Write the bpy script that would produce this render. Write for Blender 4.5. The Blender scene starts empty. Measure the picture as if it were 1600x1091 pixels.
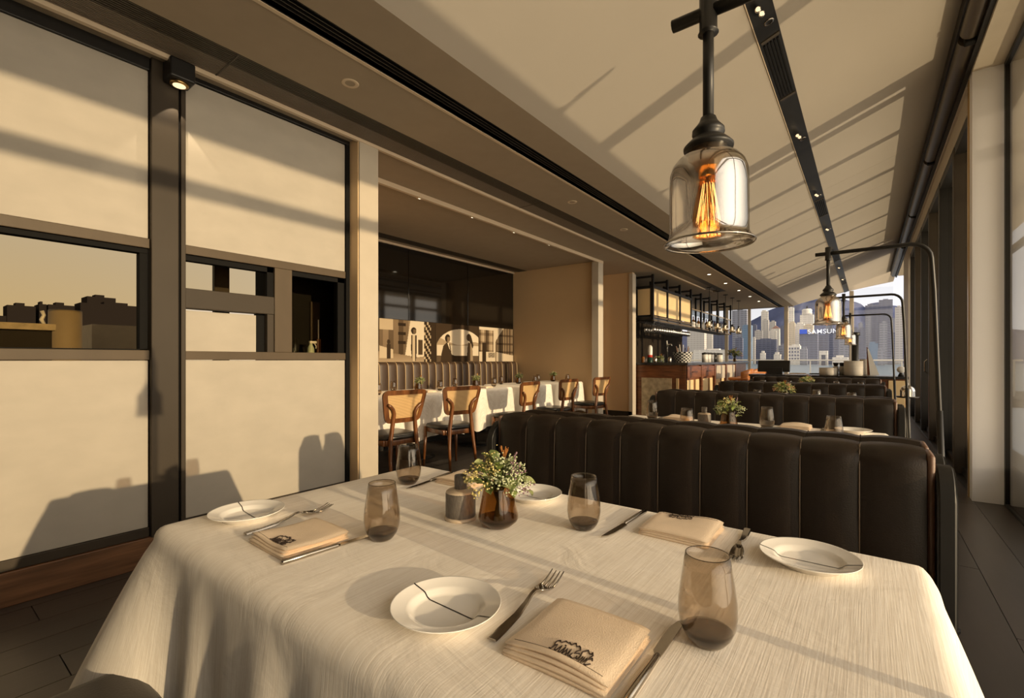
import bpy, bmesh, math, random
from mathutils import Vector, Matrix
random.seed(7)
R = math.radians
PI = math.pi
scene = bpy.context.scene
COL = scene.collection

# ------------------------------------------------------------------ camera
cam = bpy.data.cameras.new('camera')
cam.sensor_width = 36.0
cam.lens = 735.0 / 1600 * 36
cam.shift_y = -(545.5 - 562.0) / 1600
cam.clip_start = 0.02
cam.clip_end = 6000
cam_o = bpy.data.objects.new('camera', cam)
COL.objects.link(cam_o)
cam_o.location = (0, 0, 1.15)
cam_o.rotation_euler = (R(90), 0, math.atan(555 / 735))
scene.camera = cam_o

# ------------------------------------------------------------------ render look
scene.view_settings.view_transform = 'Standard'
scene.view_settings.look = 'None'
scene.view_settings.exposure = 0.07
scene.view_settings.gamma = 1.0
scene.view_settings.use_curve_mapping = False
scene.cycles.transparent_max_bounces = 32
scene.cycles.max_bounces = 10
scene.cycles.diffuse_bounces = 5
scene.cycles.sample_clamp_indirect = 6.0

# ------------------------------------------------------------------ sky
SUN_DIR = Vector((1.0, -0.05, 0.159)).normalized()       # towards the sun
world = bpy.data.worlds.new('dusk_sky')
scene.world = world
world.use_nodes = True
nt = world.node_tree
nt.nodes.clear()
out = nt.nodes.new('ShaderNodeOutputWorld')
bg = nt.nodes.new('ShaderNodeBackground')
tc = nt.nodes.new('ShaderNodeTexCoord')
sep = nt.nodes.new('ShaderNodeSeparateXYZ')
nt.links.new(tc.outputs['Generated'], sep.inputs[0])


def wmath(op, a, b=None, clamp=False):
    n = nt.nodes.new('ShaderNodeMath')
    n.operation = op
    n.use_clamp = clamp
    for i, v in enumerate((a, b)):
        if v is None:
            continue
        if isinstance(v, (int, float)):
            n.inputs[i].default_value = v
        else:
            nt.links.new(v, n.inputs[i])
    return n.outputs[0]


def wmix(f, a, b, mode='MIX'):
    n = nt.nodes.new('ShaderNodeMixRGB')
    n.blend_type = mode
    for i, v in enumerate((f, a, b)):
        if isinstance(v, tuple):
            n.inputs[i].default_value = v + (1,)
        elif isinstance(v, (int, float)):
            n.inputs[i].default_value = v
        else:
            nt.links.new(v, n.inputs[i])
    return n.outputs[0]


elev = wmath('MAXIMUM', sep.outputs['Z'], 0.0)
elev_f = wmath('MULTIPLY', elev, 2.6, True)
north = wmath('MAXIMUM', sep.outputs['Y'], 0.0)
north = wmath('POWER', north, 2.0)
hor = wmix(north, (0.74, 0.54, 0.27), (1.12, 1.12, 1.20))
sky = wmix(elev_f, hor, (0.58, 0.56, 0.56))
dot = nt.nodes.new('ShaderNodeVectorMath')
dot.operation = 'DOT_PRODUCT'
nt.links.new(tc.outputs['Generated'], dot.inputs[0])
dot.inputs[1].default_value = SUN_DIR
glow = wmath('POWER', wmath('MAXIMUM', dot.outputs['Value'], 0.0), 3.0)
glow_c = wmix(1.0, (3.7, 3.25, 2.75), (1, 1, 1), 'MULTIPLY')
glow_s = wmix(glow, (0, 0, 0), glow_c)
sky = wmix(1.0, sky, glow_s, 'ADD')
nt.links.new(sky, bg.inputs['Color'])
bg.inputs['Strength'].default_value = 1.0
nt.links.new(bg.outputs[0], out.inputs['Surface'])


# ------------------------------------------------------------------ sun, plus an added sun from below for reflected light
def sun_lamp(name, toward, energy, color, angle):
    l = bpy.data.lights.new(name, 'SUN')
    l.energy = energy
    l.color = color
    l.angle = R(angle)
    o = bpy.data.objects.new(name, l)
    COL.objects.link(o)
    o.rotation_euler = Vector(toward).to_track_quat('Z', 'Y').to_euler()
    o.location = (20, 0, 8)
    return o


sun_lamp('sun', SUN_DIR, 4.0, (1.0, 0.77, 0.49), 0.6)
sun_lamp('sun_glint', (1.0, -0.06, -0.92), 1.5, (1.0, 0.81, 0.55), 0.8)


# ------------------------------------------------------------------ materials
def nmat(name):
    m = bpy.data.materials.new(name)
    m.use_nodes = True
    t = m.node_tree
    t.nodes.clear()
    o = t.nodes.new('ShaderNodeOutputMaterial')
    return m, t, o


def M(name, base, rough=0.6, metal=0.0, var=0.0, vscale=(8, 8, 8), bump=0.0, bscale=(60, 60, 60), spec=0.5, second=None, perobj=0.0, sheen=0.0, coat=0.0):
    m, t, o = nmat(name)
    b = t.nodes.new('ShaderNodeBsdfPrincipled')
    b.inputs['Roughness'].default_value = rough
    b.inputs['Metallic'].default_value = metal
    b.inputs['Specular IOR Level'].default_value = spec
    if coat:
        b.inputs['Coat Weight'].default_value = coat
        b.inputs['Coat Roughness'].default_value = 0.15
    t.links.new(b.outputs[0], o.inputs['Surface'])
    tcn = t.nodes.new('ShaderNodeTexCoord')
    last = None
    rgb = t.nodes.new('ShaderNodeRGB')
    rgb.outputs[0].default_value = tuple(base) + (1,)
    last = rgb.outputs[0]
    if var > 0 or second:
        mp = t.nodes.new('ShaderNodeMapping')
        mp.inputs['Scale'].default_value = vscale
        t.links.new(tcn.outputs['Object'], mp.inputs['Vector'])
        nz = t.nodes.new('ShaderNodeTexNoise')
        nz.inputs['Scale'].default_value = 1.0
        nz.inputs['Detail'].default_value = 4
        t.links.new(mp.outputs[0], nz.inputs['Vector'])
        mr = t.nodes.new('ShaderNodeMapRange')
        mr.inputs['From Min'].default_value = 0.3
        mr.inputs['From Max'].default_value = 0.7
        t.links.new(nz.outputs['Fac'], mr.inputs['Value'])
        mx = t.nodes.new('ShaderNodeMixRGB')
        t.links.new(mr.outputs[0], mx.inputs[0])
        a = tuple(c * (1 - var) for c in base)
        bb = second if second else tuple(min(1, c * (1 + var)) for c in base)
        mx.inputs[1].default_value = tuple(a) + (1,)
        mx.inputs[2].default_value = tuple(bb) + (1,)
        last = mx.outputs[0]
    if perobj > 0:
        oi = t.nodes.new('ShaderNodeObjectInfo')
        mr = t.nodes.new('ShaderNodeMapRange')
        mr.inputs['To Min'].default_value = 1 - perobj
        mr.inputs['To Max'].default_value = 1 + perobj
        t.links.new(oi.outputs['Random'], mr.inputs['Value'])
        vm = t.nodes.new('ShaderNodeVectorMath')
        vm.operation = 'SCALE'
        t.links.new(last, vm.inputs[0])
        t.links.new(mr.outputs[0], vm.inputs['Scale'])
        last = vm.outputs[0]
    t.links.new(last, b.inputs['Base Color'])
    if bump > 0:
        mp = t.nodes.new('ShaderNodeMapping')
        mp.inputs['Scale'].default_value = bscale
        t.links.new(tcn.outputs['Object'], mp.inputs['Vector'])
        nz = t.nodes.new('ShaderNodeTexNoise')
        nz.inputs['Scale'].default_value = 1.0
        nz.inputs['Detail'].default_value = 3
        t.links.new(mp.outputs[0], nz.inputs['Vector'])
        bp = t.nodes.new('ShaderNodeBump')
        bp.inputs['Strength'].default_value = bump
        bp.inputs['Distance'].default_value = 0.004
        t.links.new(nz.outputs['Fac'], bp.inputs['Height'])
        t.links.new(bp.outputs[0], b.inputs['Normal'])
    return m


def GLASS(name, tint, gloss=1.0, base=0.04, rough=0.0):
    """thin pane: tinted see-through plus an angle-dependent mirror coat"""
    m, t, o = nmat(name)
    tr = t.nodes.new('ShaderNodeBsdfTransparent')
    tr.inputs['Color'].default_value = tuple(tint) + (1,)
    gl = t.nodes.new('ShaderNodeBsdfGlossy')
    gl.inputs['Roughness'].default_value = rough
    fr = t.nodes.new('ShaderNodeLayerWeight')
    fr.inputs['Blend'].default_value = 0.5
    pw = t.nodes.new('ShaderNodeMath')
    pw.operation = 'POWER'
    pw.inputs[1].default_value = 4.0
    t.links.new(fr.outputs['Facing'], pw.inputs[0])
    ml = t.nodes.new('ShaderNodeMath')
    ml.operation = 'MULTIPLY_ADD'
    ml.use_clamp = True
    ml.inputs[1].default_value = gloss
    ml.inputs[2].default_value = base
    t.links.new(pw.outputs[0], ml.inputs[0])
    mx = t.nodes.new('ShaderNodeMixShader')
    t.links.new(ml.outputs[0], mx.inputs[0])
    t.links.new(tr.outputs[0], mx.inputs[1])
    t.links.new(gl.outputs[0], mx.inputs[2])
    t.links.new(mx.outputs[0], o.inputs['Surface'])
    return m


def EMIT(name, color, strength):
    m, t, o = nmat(name)
    e = t.nodes.new('ShaderNodeEmission')
    e.inputs['Color'].default_value = tuple(color) + (1,)
    e.inputs['Strength'].default_value = strength
    t.links.new(e.outputs[0], o.inputs['Surface'])
    return m


def WOOD(name, a, b, rough=0.45, scale=(3, 40, 40), coat=0.0):
    return M(name, a, rough, var=0.25, vscale=scale, second=b, bump=0.15, bscale=scale, coat=coat)


def STRIPES(name, a, b, scale, axis='Z', rough=0.5, width=0.5):
    m, t, o = nmat(name)
    bs = t.nodes.new('ShaderNodeBsdfPrincipled')
    bs.inputs['Roughness'].default_value = rough
    tcn = t.nodes.new('ShaderNodeTexCoord')
    wv = t.nodes.new('ShaderNodeTexWave')
    wv.bands_direction = axis
    wv.inputs['Scale'].default_value = scale
    wv.inputs['Distortion'].default_value = 0.4
    t.links.new(tcn.outputs['Object'], wv.inputs['Vector'])
    cr = t.nodes.new('ShaderNodeValToRGB')
    cr.color_ramp.elements[0].position = width - 0.12
    cr.color_ramp.elements[1].position = width + 0.12
    cr.color_ramp.elements[0].color = tuple(a) + (1,)
    cr.color_ramp.elements[1].color = tuple(b) + (1,)
    t.links.new(wv.outputs['Fac'], cr.inputs[0])
    t.links.new(cr.outputs[0], bs.inputs['Base Color'])
    bp = t.nodes.new('ShaderNodeBump')
    bp.inputs['Strength'].default_value = 0.4
    bp.inputs['Distance'].default_value = 0.002
    t.links.new(wv.outputs['Fac'], bp.inputs['Height'])
    t.links.new(bp.outputs[0], bs.inputs['Normal'])
    t.links.new(bs.outputs[0], o.inputs['Surface'])
    return m


def COLATTR(name, rough=0.5):
    m, t, o = nmat(name)
    bs = t.nodes.new('ShaderNodeBsdfPrincipled')
    bs.inputs['Roughness'].default_value = rough
    bs.inputs['Specular IOR Level'].default_value = 0.05
    at = t.nodes.new('ShaderNodeAttribute')
    at.attribute_name = 'print'
    t.links.new(at.outputs['Color'], bs.inputs['Base Color'])
    t.links.new(bs.outputs[0], o.inputs['Surface'])
    return m


m_panel = M('cream_panel', (0.43, 0.39, 0.33), 0.7, var=0.05, vscale=(2, 5, 9), bump=0.05, bscale=(30, 60, 60))
m_cream = M('cream_paint', (0.50, 0.44, 0.355), 0.6, var=0.03)
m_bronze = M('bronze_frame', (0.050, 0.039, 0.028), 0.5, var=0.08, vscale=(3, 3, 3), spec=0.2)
m_bronze_rail = M('bronze_rail', (0.098, 0.073, 0.048), 0.5, var=0.08, vscale=(3, 6, 3), spec=0.2)  # paler bronze tone for the rails
m_dark = M('black_metal', (0.012, 0.011, 0.010), 0.4, spec=0.4)
m_black = M('black_recess', (0.006, 0.0055, 0.005), 0.8, spec=0.2)
m_plinth = WOOD('plinth_wood', (0.12, 0.052, 0.02), (0.22, 0.10, 0.042), 0.5, scale=(40, 3, 40))
m_soffit = M('taupe_ceiling', (0.34, 0.275, 0.20), 0.75, var=0.03)
m_slope = M('white_ceiling', (0.46, 0.41, 0.345), 0.6, var=0.03, vscale=(1, 1, 1))
m_trim = M('cream_trim', (0.62, 0.5, 0.36), 0.6)
m_grille = M('grey_grille', (0.16, 0.125, 0.09), 0.5)
m_grille_d = M('dark_grille', (0.05, 0.038, 0.026), 0.5)
m_floor = M('floor_planks', (0.052, 0.042, 0.036), 0.34, var=0.12, vscale=(10, 3, 3), bump=0.08, bscale=(60, 6, 10), perobj=0.16)
m_gap = M('floor_gap', (0.012, 0.01, 0.008), 0.9)
m_recess = M('ochre_wall', (0.60, 0.43, 0.25), 0.6, var=0.05, vscale=(1, 1, 1))
m_darkglass = M('dark_gloss_panel', (0.012, 0.009, 0.006), 0.05, spec=0.6, var=0.1)
m_leather = M('brown_leather', (0.017, 0.0105, 0.0065), 0.42, var=0.18, vscale=(9, 9, 9), bump=0.12, bscale=(260, 260, 260), spec=0.36)
m_leather_s = M('tan_leather_side', (0.13, 0.07, 0.042), 0.45, var=0.12, bump=0.1, bscale=(200, 200, 200))
m_piping = M('piping', (0.12, 0.083, 0.052), 0.5)
m_blackwood = M('black_stained_wood', (0.009, 0.008, 0.007), 0.5, var=0.2, vscale=(30, 30, 2))
m_chairwood = WOOD('walnut_wood', (0.10, 0.034, 0.010), (0.23, 0.085, 0.026), 0.35, scale=(30, 30, 4), coat=0.3)
m_seat = M('black_seat_leather', (0.012, 0.011, 0.010), 0.32, bump=0.06, bscale=(200, 200, 200))
m_cane = STRIPES('woven_cane', (0.30, 0.16, 0.05), (0.72, 0.48, 0.22), 42, 'Z', 0.55, 0.28)
m_ceramic = M('white_ceramic', (0.84, 0.81, 0.76), 0.12, spec=0.5)
m_ink = M('black_line', (0.01, 0.008, 0.007), 0.4)
m_napkin = M('beige_napkin', (0.78, 0.635, 0.48), 0.85, var=0.05, vscale=(20, 20, 20), bump=0.25, bscale=(500, 500, 500))
m_stitch = M('dark_thread', (0.025, 0.012, 0.006), 0.8)
m_steel = M('polished_steel', (0.42, 0.38, 0.33), 0.16, metal=1.0)
m_glass = GLASS('smoked_glass', (0.85, 0.80, 0.735), 1.0, 0.06)
m_glass_b = GLASS('smoked_glass_base', (0.46, 0.41, 0.35), 0.9, 0.05)
m_amber = GLASS('amber_glass', (0.76, 0.61, 0.40), 1.0, 0.06)
m_amber_b = GLASS('amber_glass_base', (0.48, 0.36, 0.22), 0.9, 0.06)
m_clear = GLASS('clear_glass', (0.95, 0.94, 0.92), 0.9, 0.06)
m_lampglass = GLASS('mirrored_lamp_glass', (0.88, 0.84, 0.79), 0.6, 0.40)
m_pane = GLASS('window_pane', (0.93, 0.93, 0.91), 0.5, 0.02)
m_pane_r = GLASS('reflective_pane', (0.92, 0.91, 0.87), 1.0, 0.03)
m_pane_t = GLASS('tinted_pane', (0.86, 0.82, 0.72), 0.0, 0.0)
m_bulb = GLASS('bulb_glass', (0.95, 0.70, 0.40), 0.6, 0.03)
m_fil = EMIT('glowing_filament', (1.0, 0.67, 0.35), 8)
m_fil_s = EMIT('glowing_bulb', (1.0, 0.84, 0.60), 1.8)
m_spot = EMIT('lit_downlight', (1.0, 0.86, 0.62), 6.0)
m_spot_warm = EMIT('lit_spotlight', (1.0, 0.72, 0.40), 1.5)
m_brass = M('brass', (0.55, 0.36, 0.14), 0.3, metal=1.0)
m_porcelain = M('lamp_socket', (0.33, 0.29, 0.24), 0.3)
m_tin = M('grey_tin', (0.13, 0.115, 0.10), 0.45, metal=0.15, var=0.3, vscale=(300, 300, 60), bump=0.3, bscale=(400, 400, 400))
m_tincream = M('candle_shoulder', (0.55, 0.45, 0.34), 0.45)
m_stem = M('plant_stem', (0.05, 0.055, 0.018), 0.7)
m_leaf = M('green_leaf', (0.16, 0.21, 0.055), 0.5, var=0.3, vscale=(60, 60, 60))
m_leaf2 = M('pale_leaf', (0.30, 0.33, 0.14), 0.55, var=0.2, vscale=(60, 60, 60))
m_floret = M('yellow_floret', (0.66, 0.56, 0.22), 0.7, var=0.2, vscale=(90, 90, 90))
m_floret_w = M('pale_floret', (0.50, 0.54, 0.33), 0.7, var=0.2, vscale=(90, 90, 90))
m_floret_p = M('mauve_floret', (0.26, 0.16, 0.19), 0.7, var=0.2, vscale=(90, 90, 90))
m_floret_r = M('peach_bloom', (0.60, 0.33, 0.18), 0.7, var=0.25, vscale=(90, 90, 90))
m_orange = M('orange_bristle', (0.42, 0.16, 0.03), 0.7)
m_orange_l = M('orange_leather', (0.44, 0.155, 0.035), 0.45, var=0.08)
m_barwood = WOOD('bar_wood', (0.13, 0.042, 0.016), (0.24, 0.085, 0.03), 0.35, scale=(4, 4, 30))
m_stone = M('dark_stone_top', (0.03, 0.029, 0.03), 0.25, var=0.25, vscale=(30, 30, 30))
m_lantern = M('ribbed_linen_panel', (0.72, 0.53, 0.28), 0.6, var=0.07, vscale=(1, 60, 1))
m_white = M('white_enamel', (0.72, 0.70, 0.66), 0.35)
m_offwhite = M('stoneware', (0.46, 0.42, 0.36), 0.6, var=0.08, vscale=(3, 3, 60))
m_chrome = M('chrome', (0.75, 0.73, 0.70), 0.08, metal=1.0)
m_red = M('red_label', (0.5, 0.05, 0.03), 0.4)
m_green = M('green_bottle', (0.02, 0.06, 0.045), 0.15)
m_amberb = M('whisky_bottle', (0.28, 0.11, 0.02), 0.12)
m_sagep = M('sage_plastic', (0.42, 0.50, 0.40), 0.45)
m_cushion = M('cushion_fabric', (0.42, 0.33, 0.25), 0.9, var=0.15)
m_print = COLATTR('photo_print', 0.55)
m_concrete = M('pale_concrete', (0.42, 0.34, 0.22), 0.8, var=0.25, vscale=(14, 14, 14))
m_planter = M('grey_planter', (0.30, 0.235, 0.15), 0.7, var=0.06)
m_silh = M('backlit_building', (0.016, 0.013, 0.012), 0.9, spec=0.0)  # backlit darkness of the silhouettes put into the colour
m_deck = M('terrace_deck', (0.03, 0.026, 0.022), 0.8, spec=0.1)
m_water = M('harbour_water', (0.19, 0.25, 0.32), 0.35, var=0.15, vscale=(0.01, 0.05, 1), bump=0.3, bscale=(0.1, 0.4, 1))
m_hill = M('hazy_hill', (0.105, 0.122, 0.215), 1.0, var=0.10, vscale=(0.02, 0.02, 0.03), spec=0.0)  # distance haze put into the hill colour
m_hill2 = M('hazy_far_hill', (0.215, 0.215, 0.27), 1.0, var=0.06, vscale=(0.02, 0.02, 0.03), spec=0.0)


def linen_mat():
    m, t, o = nmat('white_linen')
    b = t.nodes.new('ShaderNodeBsdfPrincipled')
    b.inputs['Roughness'].default_value = 0.85
    b.inputs['Specular IOR Level'].default_value = 0.2
    tcn = t.nodes.new('ShaderNodeTexCoord')
    mp = t.nodes.new('ShaderNodeMapping')
    mp.inputs['Scale'].default_value = (520, 10, 14)
    t.links.new(tcn.outputs['Object'], mp.inputs[0])
    nz = t.nodes.new('ShaderNodeTexNoise')
    nz.inputs['Scale'].default_value = 1
    nz.inputs['Detail'].default_value = 3
    t.links.new(mp.outputs[0], nz.inputs['Vector'])
    mp2 = t.nodes.new('ShaderNodeMapping')
    mp2.inputs['Scale'].default_value = (5, 9, 5)
    t.links.new(tcn.outputs['Object'], mp2.inputs[0])
    n2 = t.nodes.new('ShaderNodeTexNoise')
    n2.inputs['Scale'].default_value = 1
    n2.inputs['Detail'].default_value = 4
    n2.inputs['Distortion'].default_value = 1.5
    t.links.new(mp2.outputs[0], n2.inputs['Vector'])
    cr = t.nodes.new('ShaderNodeValToRGB')
    cr.color_ramp.elements[0].position = 0.33
    cr.color_ramp.elements[0].color = (0.80, 0.735, 0.65, 1)
    cr.color_ramp.elements[1].position = 0.66
    cr.color_ramp.elements[1].color = (0.93, 0.88, 0.805, 1)
    t.links.new(nz.outputs['Fac'], cr.inputs[0])
    t.links.new(cr.outputs[0], b.inputs['Base Color'])
    b1 = t.nodes.new('ShaderNodeBump')
    b1.inputs['Strength'].default_value = 0.35
    b1.inputs['Distance'].default_value = 0.001
    t.links.new(nz.outputs['Fac'], b1.inputs['Height'])
    b2 = t.nodes.new('ShaderNodeBump')
    b2.inputs['Strength'].default_value = 0.30
    b2.inputs['Distance'].default_value = 0.012
    t.links.new(n2.outputs['Fac'], b2.inputs['Height'])
    t.links.new(b1.outputs[0], b2.inputs['Normal'])
    t.links.new(b2.outputs[0], b.inputs['Normal'])
    t.links.new(b.outputs[0], o.inputs['Surface'])
    return m


m_linen = linen_mat()


def city_mat(name, base, floor_h=3.4, dark=0.7, wide=6.0):
    """facade: faint bands of windows far below the size one could pick apart"""
    m, t, o = nmat(name)
    b = t.nodes.new('ShaderNodeBsdfPrincipled')
    b.inputs['Roughness'].default_value = 0.8
    b.inputs['Specular IOR Level'].default_value = 0.1
    tcn = t.nodes.new('ShaderNodeTexCoord')
    sp = t.nodes.new('ShaderNodeSeparateXYZ')
    t.links.new(tcn.outputs['Object'], sp.inputs[0])

    def band(sock, period, thr):
        d = t.nodes.new('ShaderNodeMath'); d.operation = 'DIVIDE'; d.inputs[1].default_value = period
        t.links.new(sock, d.inputs[0])
        fr = t.nodes.new('ShaderNodeMath'); fr.operation = 'FRACT'
        t.links.new(d.outputs[0], fr.inputs[0])
        g = t.nodes.new('ShaderNodeMath'); g.operation = 'GREATER_THAN'; g.inputs[1].default_value = thr
        t.links.new(fr.outputs[0], g.inputs[0])
        return g.outputs[0]
    hz = band(sp.outputs['Z'], floor_h, 0.45)
    vt = band(sp.outputs['X'], wide, 0.25)
    mu = t.nodes.new('ShaderNodeMath'); mu.operation = 'MULTIPLY'
    t.links.new(hz, mu.inputs[0]); t.links.new(vt, mu.inputs[1])
    mx = t.nodes.new('ShaderNodeMixRGB')
    t.links.new(mu.outputs[0], mx.inputs[0])
    mx.inputs[1].default_value = tuple(base) + (1,)
    mx.inputs[2].default_value = tuple(c * dark for c in base) + (1,)
    t.links.new(mx.outputs[0], b.inputs['Base Color'])
    t.links.new(b.outputs[0], o.inputs['Surface'])
    return m


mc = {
    'slate': city_mat('hazy_slate_facade', (0.185, 0.20, 0.285), 3.4, 0.72),  # bluish air haze mixed into the slate and grey facade colours
    'grey': city_mat('hazy_grey_facade', (0.30, 0.315, 0.39), 3.4, 0.70),
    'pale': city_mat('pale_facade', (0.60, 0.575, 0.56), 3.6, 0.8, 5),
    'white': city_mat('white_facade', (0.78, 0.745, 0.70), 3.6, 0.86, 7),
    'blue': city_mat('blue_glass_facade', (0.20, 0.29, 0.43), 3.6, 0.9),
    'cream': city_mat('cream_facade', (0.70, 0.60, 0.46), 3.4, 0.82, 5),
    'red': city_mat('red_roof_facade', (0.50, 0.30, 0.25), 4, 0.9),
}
m_sign_b = EMIT('blue_sign', (0.01, 0.08, 0.55), 1.0)
m_sign_w = EMIT('white_sign', (0.95, 0.95, 1.0), 1.1)


# ------------------------------------------------------------------ mesh helpers
def link(name, bm, mat, parent=None, smooth=False, loc=None):
    me = bpy.data.meshes.new(name)
    bmesh.ops.recalc_face_normals(bm, faces=bm.faces)
    bm.to_mesh(me)
    bm.free()
    if mat:
        me.materials.append(mat)
    if smooth:
        me.shade_smooth()
    o = bpy.data.objects.new(name, me)
    COL.objects.link(o)
    if parent:
        o.parent = parent
    if loc:
        o.location = loc
    return o


def share(name, me, parent=None, loc=(0, 0, 0), rot=None):
    o = bpy.data.objects.new(name, me)
    COL.objects.link(o)
    o.location = loc
    if rot:
        o.rotation_euler = rot
    if parent:
        o.parent = parent
    return o


def auto(o, ang=40):
    """smooth by angle, stored in the mesh"""
    o.data.shade_auto_smooth if False else None
    me = o.data
    me.shade_smooth()
    bm = bmesh.new()
    bm.from_mesh(me)
    for e in bm.edges:
        if len(e.link_faces) == 2 and e.calc_face_angle(0) > R(ang):
            e.smooth = False
    bm.to_mesh(me)
    bm.free()
    return o


def box(bm, x0, x1, y0, y1, z0, z1, bev=0.0, seg=2):
    vs = [bm.verts.new((x, y, z)) for x in (x0, x1) for y in (y0, y1) for z in (z0, z1)]
    fs = []
    for q in ((0, 1, 3, 2), (4, 6, 7, 5), (0, 4, 5, 1), (2, 3, 7, 6), (0, 2, 6, 4), (1, 5, 7, 3)):
        fs.append(bm.faces.new([vs[i] for i in q]))
    if bev > 0:
        es = set()
        for f_ in fs:
            es.update(f_.edges)
        bmesh.ops.bevel(bm, geom=list(es), offset=bev, segments=seg, affect='EDGES', profile=0.5)
    return fs


def BX(x0, x1, y0, y1, z0, z1, bev=0.0, seg=2):
    bm = bmesh.new()
    box(bm, min(x0, x1), max(x0, x1), min(y0, y1), max(y0, y1), min(z0, z1), max(z0, z1), bev, seg)
    return bm


def lathe(bm, prof, n=32, c=(0, 0, 0), close_ends=True):
    rings = []
    for r, z in prof:
        if r < 1e-6:
            rings.append([bm.verts.new((c[0], c[1], c[2] + z))])
        else:
            rings.append([bm.verts.new((c[0] + r * math.cos(2 * PI * i / n), c[1] + r * math.sin(2 * PI * i / n), c[2] + z)) for i in range(n)])
    for a, b in zip(rings[:-1], rings[1:]):
        for i in range(n):
            j = (i + 1) % n
            if len(a) == 1 and len(b) > 1:
                bm.faces.new((a[0], b[i], b[j]))
            elif len(b) == 1 and len(a) > 1:
                bm.faces.new((a[i], a[j], b[0]))
            elif len(a) > 1:
                bm.faces.new((a[i], a[j], b[j], b[i]))
    return rings


def LT(prof, n=32, c=(0, 0, 0)):
    bm = bmesh.new()
    lathe(bm, prof, n, c)
    return bm


def tube(bm, pts, r, n=8, caps=True):
    pts = [Vector(p) for p in pts]
    rs = r if isinstance(r, (list, tuple)) else [r] * len(pts)
    up = Vector((0, 0, 1))
    d0 = (pts[1] - pts[0]).normalized()
    if abs(d0.dot(up)) > 0.95:
        up = Vector((0, 1, 0))
    rings = []
    u = d0.cross(up).normalized()
    for i, p in enumerate(pts):
        if i == 0:
            d = d0
        elif i == len(pts) - 1:
            d = (pts[i] - pts[i - 1]).normalized()
        else:
            d = ((pts[i] - pts[i - 1]).normalized() + (pts[i + 1] - pts[i]).normalized()).normalized()
        u = (u - d * u.dot(d)).normalized()
        v = d.cross(u)
        rings.append([bm.verts.new(p + (u * math.cos(2 * PI * k / n) + v * math.sin(2 * PI * k / n)) * rs[i]) for k in range(n)])
    for a, b in zip(rings[:-1], rings[1:]):
        for k in range(n):
            bm.faces.new((a[k], a[(k + 1) % n], b[(k + 1) % n], b[k]))
    if caps:
        bm.faces.new(rings[0][::-1])
        bm.faces.new(rings[-1])


def TB(pts, r, n=8):
    bm = bmesh.new()
    tube(bm, pts, r, n)
    return bm


def prism(bm, poly, z0, z1, axis='Z'):
    """extrude a 2-D outline along an axis"""
    def P(a, b, h):
        return {'Z': (a, b, h), 'Y': (a, h, b), 'X': (h, a, b)}[axis]
    lo = [bm.verts.new(P(a, b, z0)) for a, b in poly]
    hi = [bm.verts.new(P(a, b, z1)) for a, b in poly]
    n = len(poly)
    for i in range(n):
        bm.faces.new((lo[i], lo[(i + 1) % n], hi[(i + 1) % n], hi[i]))
    bm.faces.new(lo[::-1])
    bm.faces.new(hi)


def PR(poly, z0, z1, axis='Z', bev=0.0):
    bm = bmesh.new()
    prism(bm, poly, z0, z1, axis)
    if bev:
        bmesh.ops.bevel(bm, geom=list(bm.edges), offset=bev, segments=2, affect='EDGES')
    return bm


def ico(bm, c, r, sub=1, sc=(1, 1, 1), rot=None):
    mt = Matrix.Translation(c)
    if rot:
        mt = mt @ rot.to_matrix().to_4x4()
    mt = mt @ Matrix.Diagonal((sc[0], sc[1], sc[2], 1))
    bmesh.ops.create_icosphere(bm, subdivisions=sub, radius=r, matrix=mt)


def arc(cx, cy, r, a0, a1, n):
    return [(cx + r * math.cos(R(a0 + (a1 - a0) * i / n)), cy + r * math.sin(R(a0 + (a1 - a0) * i / n))) for i in range(n + 1)]


def empty(name, loc=(0, 0, 0), rz=0.0):
    o = bpy.data.objects.new(name, None)
    o.empty_display_size = 0.1
    COL.objects.link(o)
    o.location = loc
    o.rotation_euler = (0, 0, rz)
    return o


def tag(o, label, cat, group=None, kind=None):
    o['label'] = label
    o['category'] = cat
    if group:
        o['group'] = group
    if kind:
        o['kind'] = kind
    return o


def struct(o, label=None):
    o['kind'] = 'structure'
    if label:
        o['label'] = label
    return o


def stuff(o):
    o['kind'] = 'stuff'
    return o


def copy_tree(o, parent=None):
    c = o.copy()
    COL.objects.link(c)
    c.parent = parent
    for ch in [x for x in o.children]:
        copy_tree(ch, c)
    return c


def clone(o, loc, label, rz=None):
    c = copy_tree(o)
    c.location = loc
    if rz is not None:
        c.rotation_euler = (0, 0, rz)
    c['label'] = label
    return c


# ================================================================== STRUCTURE
SZ = 2.83            # flat ceiling height
YE = 17.05           # far glazing line (left part)

# ---- floor
fl = struct(link('floor', BX(-5.6, 0.92, -4.0, 20.4, -0.25, -0.012), m_gap), 'dark brown plank floor running the length of the room')
pm = BX(-0.0985, 0.0985, -1.198, 1.198, -0.012, 0.0)
pl0 = link('plank', pm, m_floor)
pl_me = pl0.data
bpy.data.objects.remove(pl0)
row = 0
x = 0.59
while x > -5.5:
    y = 0.4 + (row % 3) * 0.8 - 1.2
    while y < 18.5:
        if not (x < -3.3 and y < 2.0):
            share('plank', pl_me, fl, (x, y, 0))
        y += 2.4
    x -= 0.2
    row += 1
stuff(link('edge_planks', BX(0.692, 0.90, -2, 18.5, -0.012, -0.002), m_floor, fl))
link('door_track', BX(0.70, 0.86, 5.6, 15.5, -0.003, 0.006), m_dark, fl)

# ---- left window wall
wl = empty('wall_left', (-3.2, 0, 0))
struct(wl, 'window wall of cream panels in dark bronze frames')


def wpart(name, x0, x1, y0, y1, z0, z1, mat, bev=0.003):
    return link(name, BX(x0, x1, y0, y1, z0, z1, bev), mat, wl)


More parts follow.
